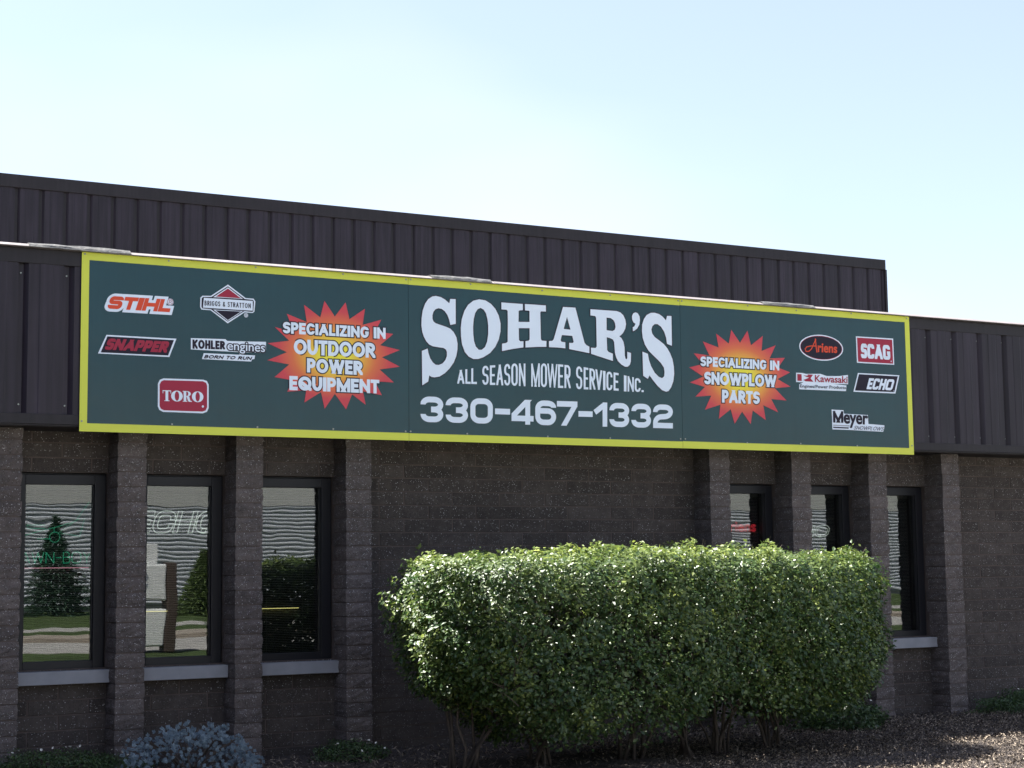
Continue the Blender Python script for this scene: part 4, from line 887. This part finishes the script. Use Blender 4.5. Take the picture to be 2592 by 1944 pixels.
    for k in range(900):
        px, py, pz = r.uniform(-1.45, 1.45), r.uniform(-.5, .4), r.uniform(.32, 1.3)
        d = Vector((r.gauss(0, .5)+px*.2, r.gauss(0, .6)+py*.3, r.uniform(.3, 1))).normalized()*r.uniform(.1, .28); p0 = Vector((px, py, pz))
        tw.tube([p0, p0+d*.5+Vector((r.uniform(-.01, .01), 0, 0)), p0+d], [.0035, .0028, .0015], BARK, 3)
    tw.obj('twigs', root, kind='stuff')
hedge()

def low_shrub(name, loc, rx, ry, h, n, m, size, label, flowers=0, spiky=False, cat='shrub', group=None):
    root = empty(name, loc, label=label, category=cat)
    if group: root['group'] = group
    u = rng.normal(0, 1, (n, 3)); u /= np.linalg.norm(u, axis=1, keepdims=True); u[:, 2] = np.abs(u[:, 2])
    rr = rng.uniform(.45, 1, n)**.6*(1+.16*np.sin(u[:, 0]*6+1)*np.cos(u[:, 1]*7)+.10*np.sin(u[:, 2]*11+u[:, 0]*5))
    P = u*rr[:, None]*np.array([rx, ry, h])
    Ln = rng.uniform(.7, 1.3, n)*size
    scatter_quads('foliage', P, Ln, Ln*.5, u*.6+np.array([0, 0, .6]), m, rng, root, jitter=.6, kind='stuff')
    st = random.Random(n)
    for k in range(7):
        a = st.uniform(0, 6.28); s_ = st.uniform(.2, .8)
        MB().tube([(0, 0, -.02), (math.cos(a)*rx*s_*.5, math.sin(a)*ry*s_*.5, h*.45), (math.cos(a)*rx*s_, math.sin(a)*ry*s_, h*.8)], [.007, .005, .002], BARK, 5).obj('stem', root)
    for k in range(flowers):
        a = st.uniform(0, 6.28); q = Vector((math.cos(a)*rx*st.uniform(.2, .95), math.sin(a)*ry*st.uniform(.2, .95), 0)); q.z = h*math.sqrt(max(.05, 1-(q.x/rx)**2-(q.y/ry)**2))*1.08
        fm = MB(); 
        for j in range(5):
            b1, b2 = 2*math.pi*j/5, 2*math.pi*(j+.8)/5; R0 = .008
            fm.face([(0, 0, 0), (math.cos(b1)*R0, math.sin(b1)*R0, .004), (math.cos((b1+b2)/2)*R0*1.25, math.sin((b1+b2)/2)*R0*1.25, .006), (math.cos(b2)*R0, math.sin(b2)*R0, .004)], PETAL)
        o = fm.obj('flower', root, tuple(q)); o.rotation_euler = (st.uniform(.2, 1.1), st.uniform(-.4, .4), st.uniform(0, 6))
    return root
low_shrub('flowering_shrub', (-.12, -.02, 0), .60, .30, .19, 7000, SLEAF, .018, 'low green shrub with small white flowers under the leftmost window', 14)
low_shrub('flowering_shrub', (1.93, -.08, 0), .28, .22, .14, 3500, SLEAF, .018, 'small low shrub with tiny white flowers just left of the hedge', 10)
low_shrub('leafy_shrub', (6.15, -.30, 0), .42, .30, .27, 5500, SLEAF, .030, 'dark green leafy shrub in the shade just right of the hedge', 2)
low_shrub('flowering_shrub', (8.75, .02, 0), .80, .28, .20, 9000, SLEAF, .022, 'spreading low shrub with small white flowers at the far right by the wall', 8)

# blue globe spruce
def globe():
    root = empty('dwarf_blue_spruce', (.70, -.28, 0), label='round blue-grey dwarf spruce growing in front of the second pier', category='shrub')
    Ps, Ns, Us = [], [], []; r = random.Random(3)
    for k in range(900):
        a = r.uniform(0, 6.283); c = r.uniform(-.05, 1); s_ = math.sqrt(max(0, 1-c*c)); d = Vector((math.cos(a)*s_, math.sin(a)*s_, c))
        rad = r.uniform(.78, 1.0)*(1+.05*math.sin(a*5)+.04*math.sin(c*9+a*3)); tip = Vector((d.x*.50, d.y*.44, d.z*.335))*rad
        dirn = (d+Vector((r.gauss(0, .55), r.gauss(0, .55), r.gauss(.1, .45)))).normalized(); ln = r.uniform(.012, .026)
        for q in range(90):
            u = r.random(); th = r.uniform(0, 6.283); p1 = dirn.orthogonal().normalized(); p2 = dirn.cross(p1)
            o = (p1*math.cos(th)+p2*math.sin(th)); Ps.append(tip-dirn*ln*u); Us.append(o*1.0+dirn*.55); Ns.append(p1*math.sin(th)-p2*math.cos(th))
    Ps, Ns, Us = np.array(Ps), np.array(Ns), np.array(Us); n = len(Ps)
    tint = np.repeat(rng.random(900), 90)*.6+rng.random(n)*.4
    U = Us/np.linalg.norm(Us, axis=1, keepdims=True); D = U
    scatter_quads('foliage', Ps, rng.uniform(.010, .016, n), rng.uniform(.0020, .003, n), Ns, BLEAF, rng, root, fold=.1, jitter=.15, tint=tint, up=U*3, kind='stuff')
    for k in range(9):
        a = k*.7; MB().tube([(0, 0, -.02), (math.cos(a)*.15, math.sin(a)*.14, .12), (math.cos(a)*.34, math.sin(a)*.30, .24)], [.012, .009, .004], BARK, 5).obj('branch', root)
globe()

# ================================================================ ACROSS THE STREET (seen mirrored in the windows)
SID = mat('white_siding', (.44, .45, .48), .6, var=(1, .05)); PLAIN = mat('cream_panel', (.46, .45, .43), .7, var=(.5, .05)); DKG = mat('dark_glass', (.04, .05, .06), .15)
ob = empty('sided_building', (0, -50, 0), label='long pale building with horizontal siding mirrored in the shop windows', category='building')
MB().box((-15, -12, -.2), (95, -.06, 3.85), PLAIN).obj('wall', ob)
MB().box((-15.1, -12.1, 3.85), (95.1, .048, 7.2), PLAIN).obj('parapet', ob)
for k in range(24): MB().prism([(-.05, .12+k*.155), (.0, .12+k*.155), (.0, .175+k*.155), (.042, .195+k*.155), (.042, .235+k*.155), (.0, .273+k*.155), (-.05, .273+k*.155)], -15, 95, SID).obj('siding_board', ob)
for (x0, x1) in ((14.2, 15.4), (29.5, 31.0), (56, 58)): MB().box((x0, .04, .0), (x1, .09, 3.85), PLAIN).obj('pilaster', ob)
LEAF2 = leaf_mat('young_tree_leaf', (.07, .11, .03), (.14, .19, .06), .6, .2, .3)
def spruce(loc, h, r0, label, lm=None):
    root = empty('spruce_tree', loc, label=label, category='tree', group='small spruces across the street')
    MB().tube([(0, 0, -.05), (0, 0, h*.5), (0, 0, h*.97)], [.07, .045, .01], BARK, 7).obj('trunk', root)
    n = 9000; z = 1-rng.random(n)**.6; z = np.clip(z, .02, 1); lay_ = np.floor(z*13)/13; rad = r0*(1-z)*(.75+.5*((z*13) % 1 < .5))*rng.random(n)**.35
    a = rng.uniform(0, 6.283, n); P = np.stack([np.cos(a)*rad, np.sin(a)*rad, z*h*.95+.1-rad*.15], 1); o = np.stack([np.cos(a), np.sin(a), -.2+0*a], 1)
    scatter_quads('crown', P, rng.uniform(.10, .2, n), rng.uniform(.03, .06, n), np.tile([0, 0, 1.], (n, 1)), lm or NLEAF, rng, root, jitter=.7, up=o*2, kind='stuff')
spruce((11.3, -45, 0), 3.3, 1.05, 'small dark spruce on the lawn mirrored in the leftmost window')
spruce((14.0, -38, 0), 2.0, .85, 'small light green young tree mirrored at the edge of the second window from the left', LEAF2)
# roadside cabinet sign mirrored in the second window
PY = mat('pylon_white', (.70, .70, .68), .5); PB = mat('pylon_brown', (.06, .04, .03), .6)
pyl = empty('roadside_sign', (5.87, -16.0, 0), label='white double cabinet sign on a dark post mirrored in the second window from the left', category='sign')
for z0, z1 in ((.86, 1.47), (.10, .72)): MB().box((-.85, -.16, z0), (0, .16, z1), PY).obj('cabinet', pyl, bevel=.03)
MB().box((.012, -.18, 0), (.20, .18, 1.50), PB).obj('post', pyl, bevel=.02)
MB().box((-.75, -.03, 1.471), (-.10, .03, 1.80), PY).obj('placard', pyl, bevel=.01)
def face_text(par, t, x0, x1, z0, z1, m, y):
    b_ = MB(); W_, H_ = x1-x0, z1-z0
    for (c, a, b) in layout(t, .12, W_, H_):
        for k, q in glyph_polys(c, a, b, H_, .2*H_, ''): b_.face([(x0+W_-p[0], y+.0004*(len(b_.f) % 9), z0+p[1]) for p in q], m)
    b_.obj('lettering', par)
face_text(pyl, 'O', -.66, -.50, 1.06, 1.34, RED, .162); face_text(pyl, 'S', -.44, -.28, 1.06, 1.34, GREY, .162)
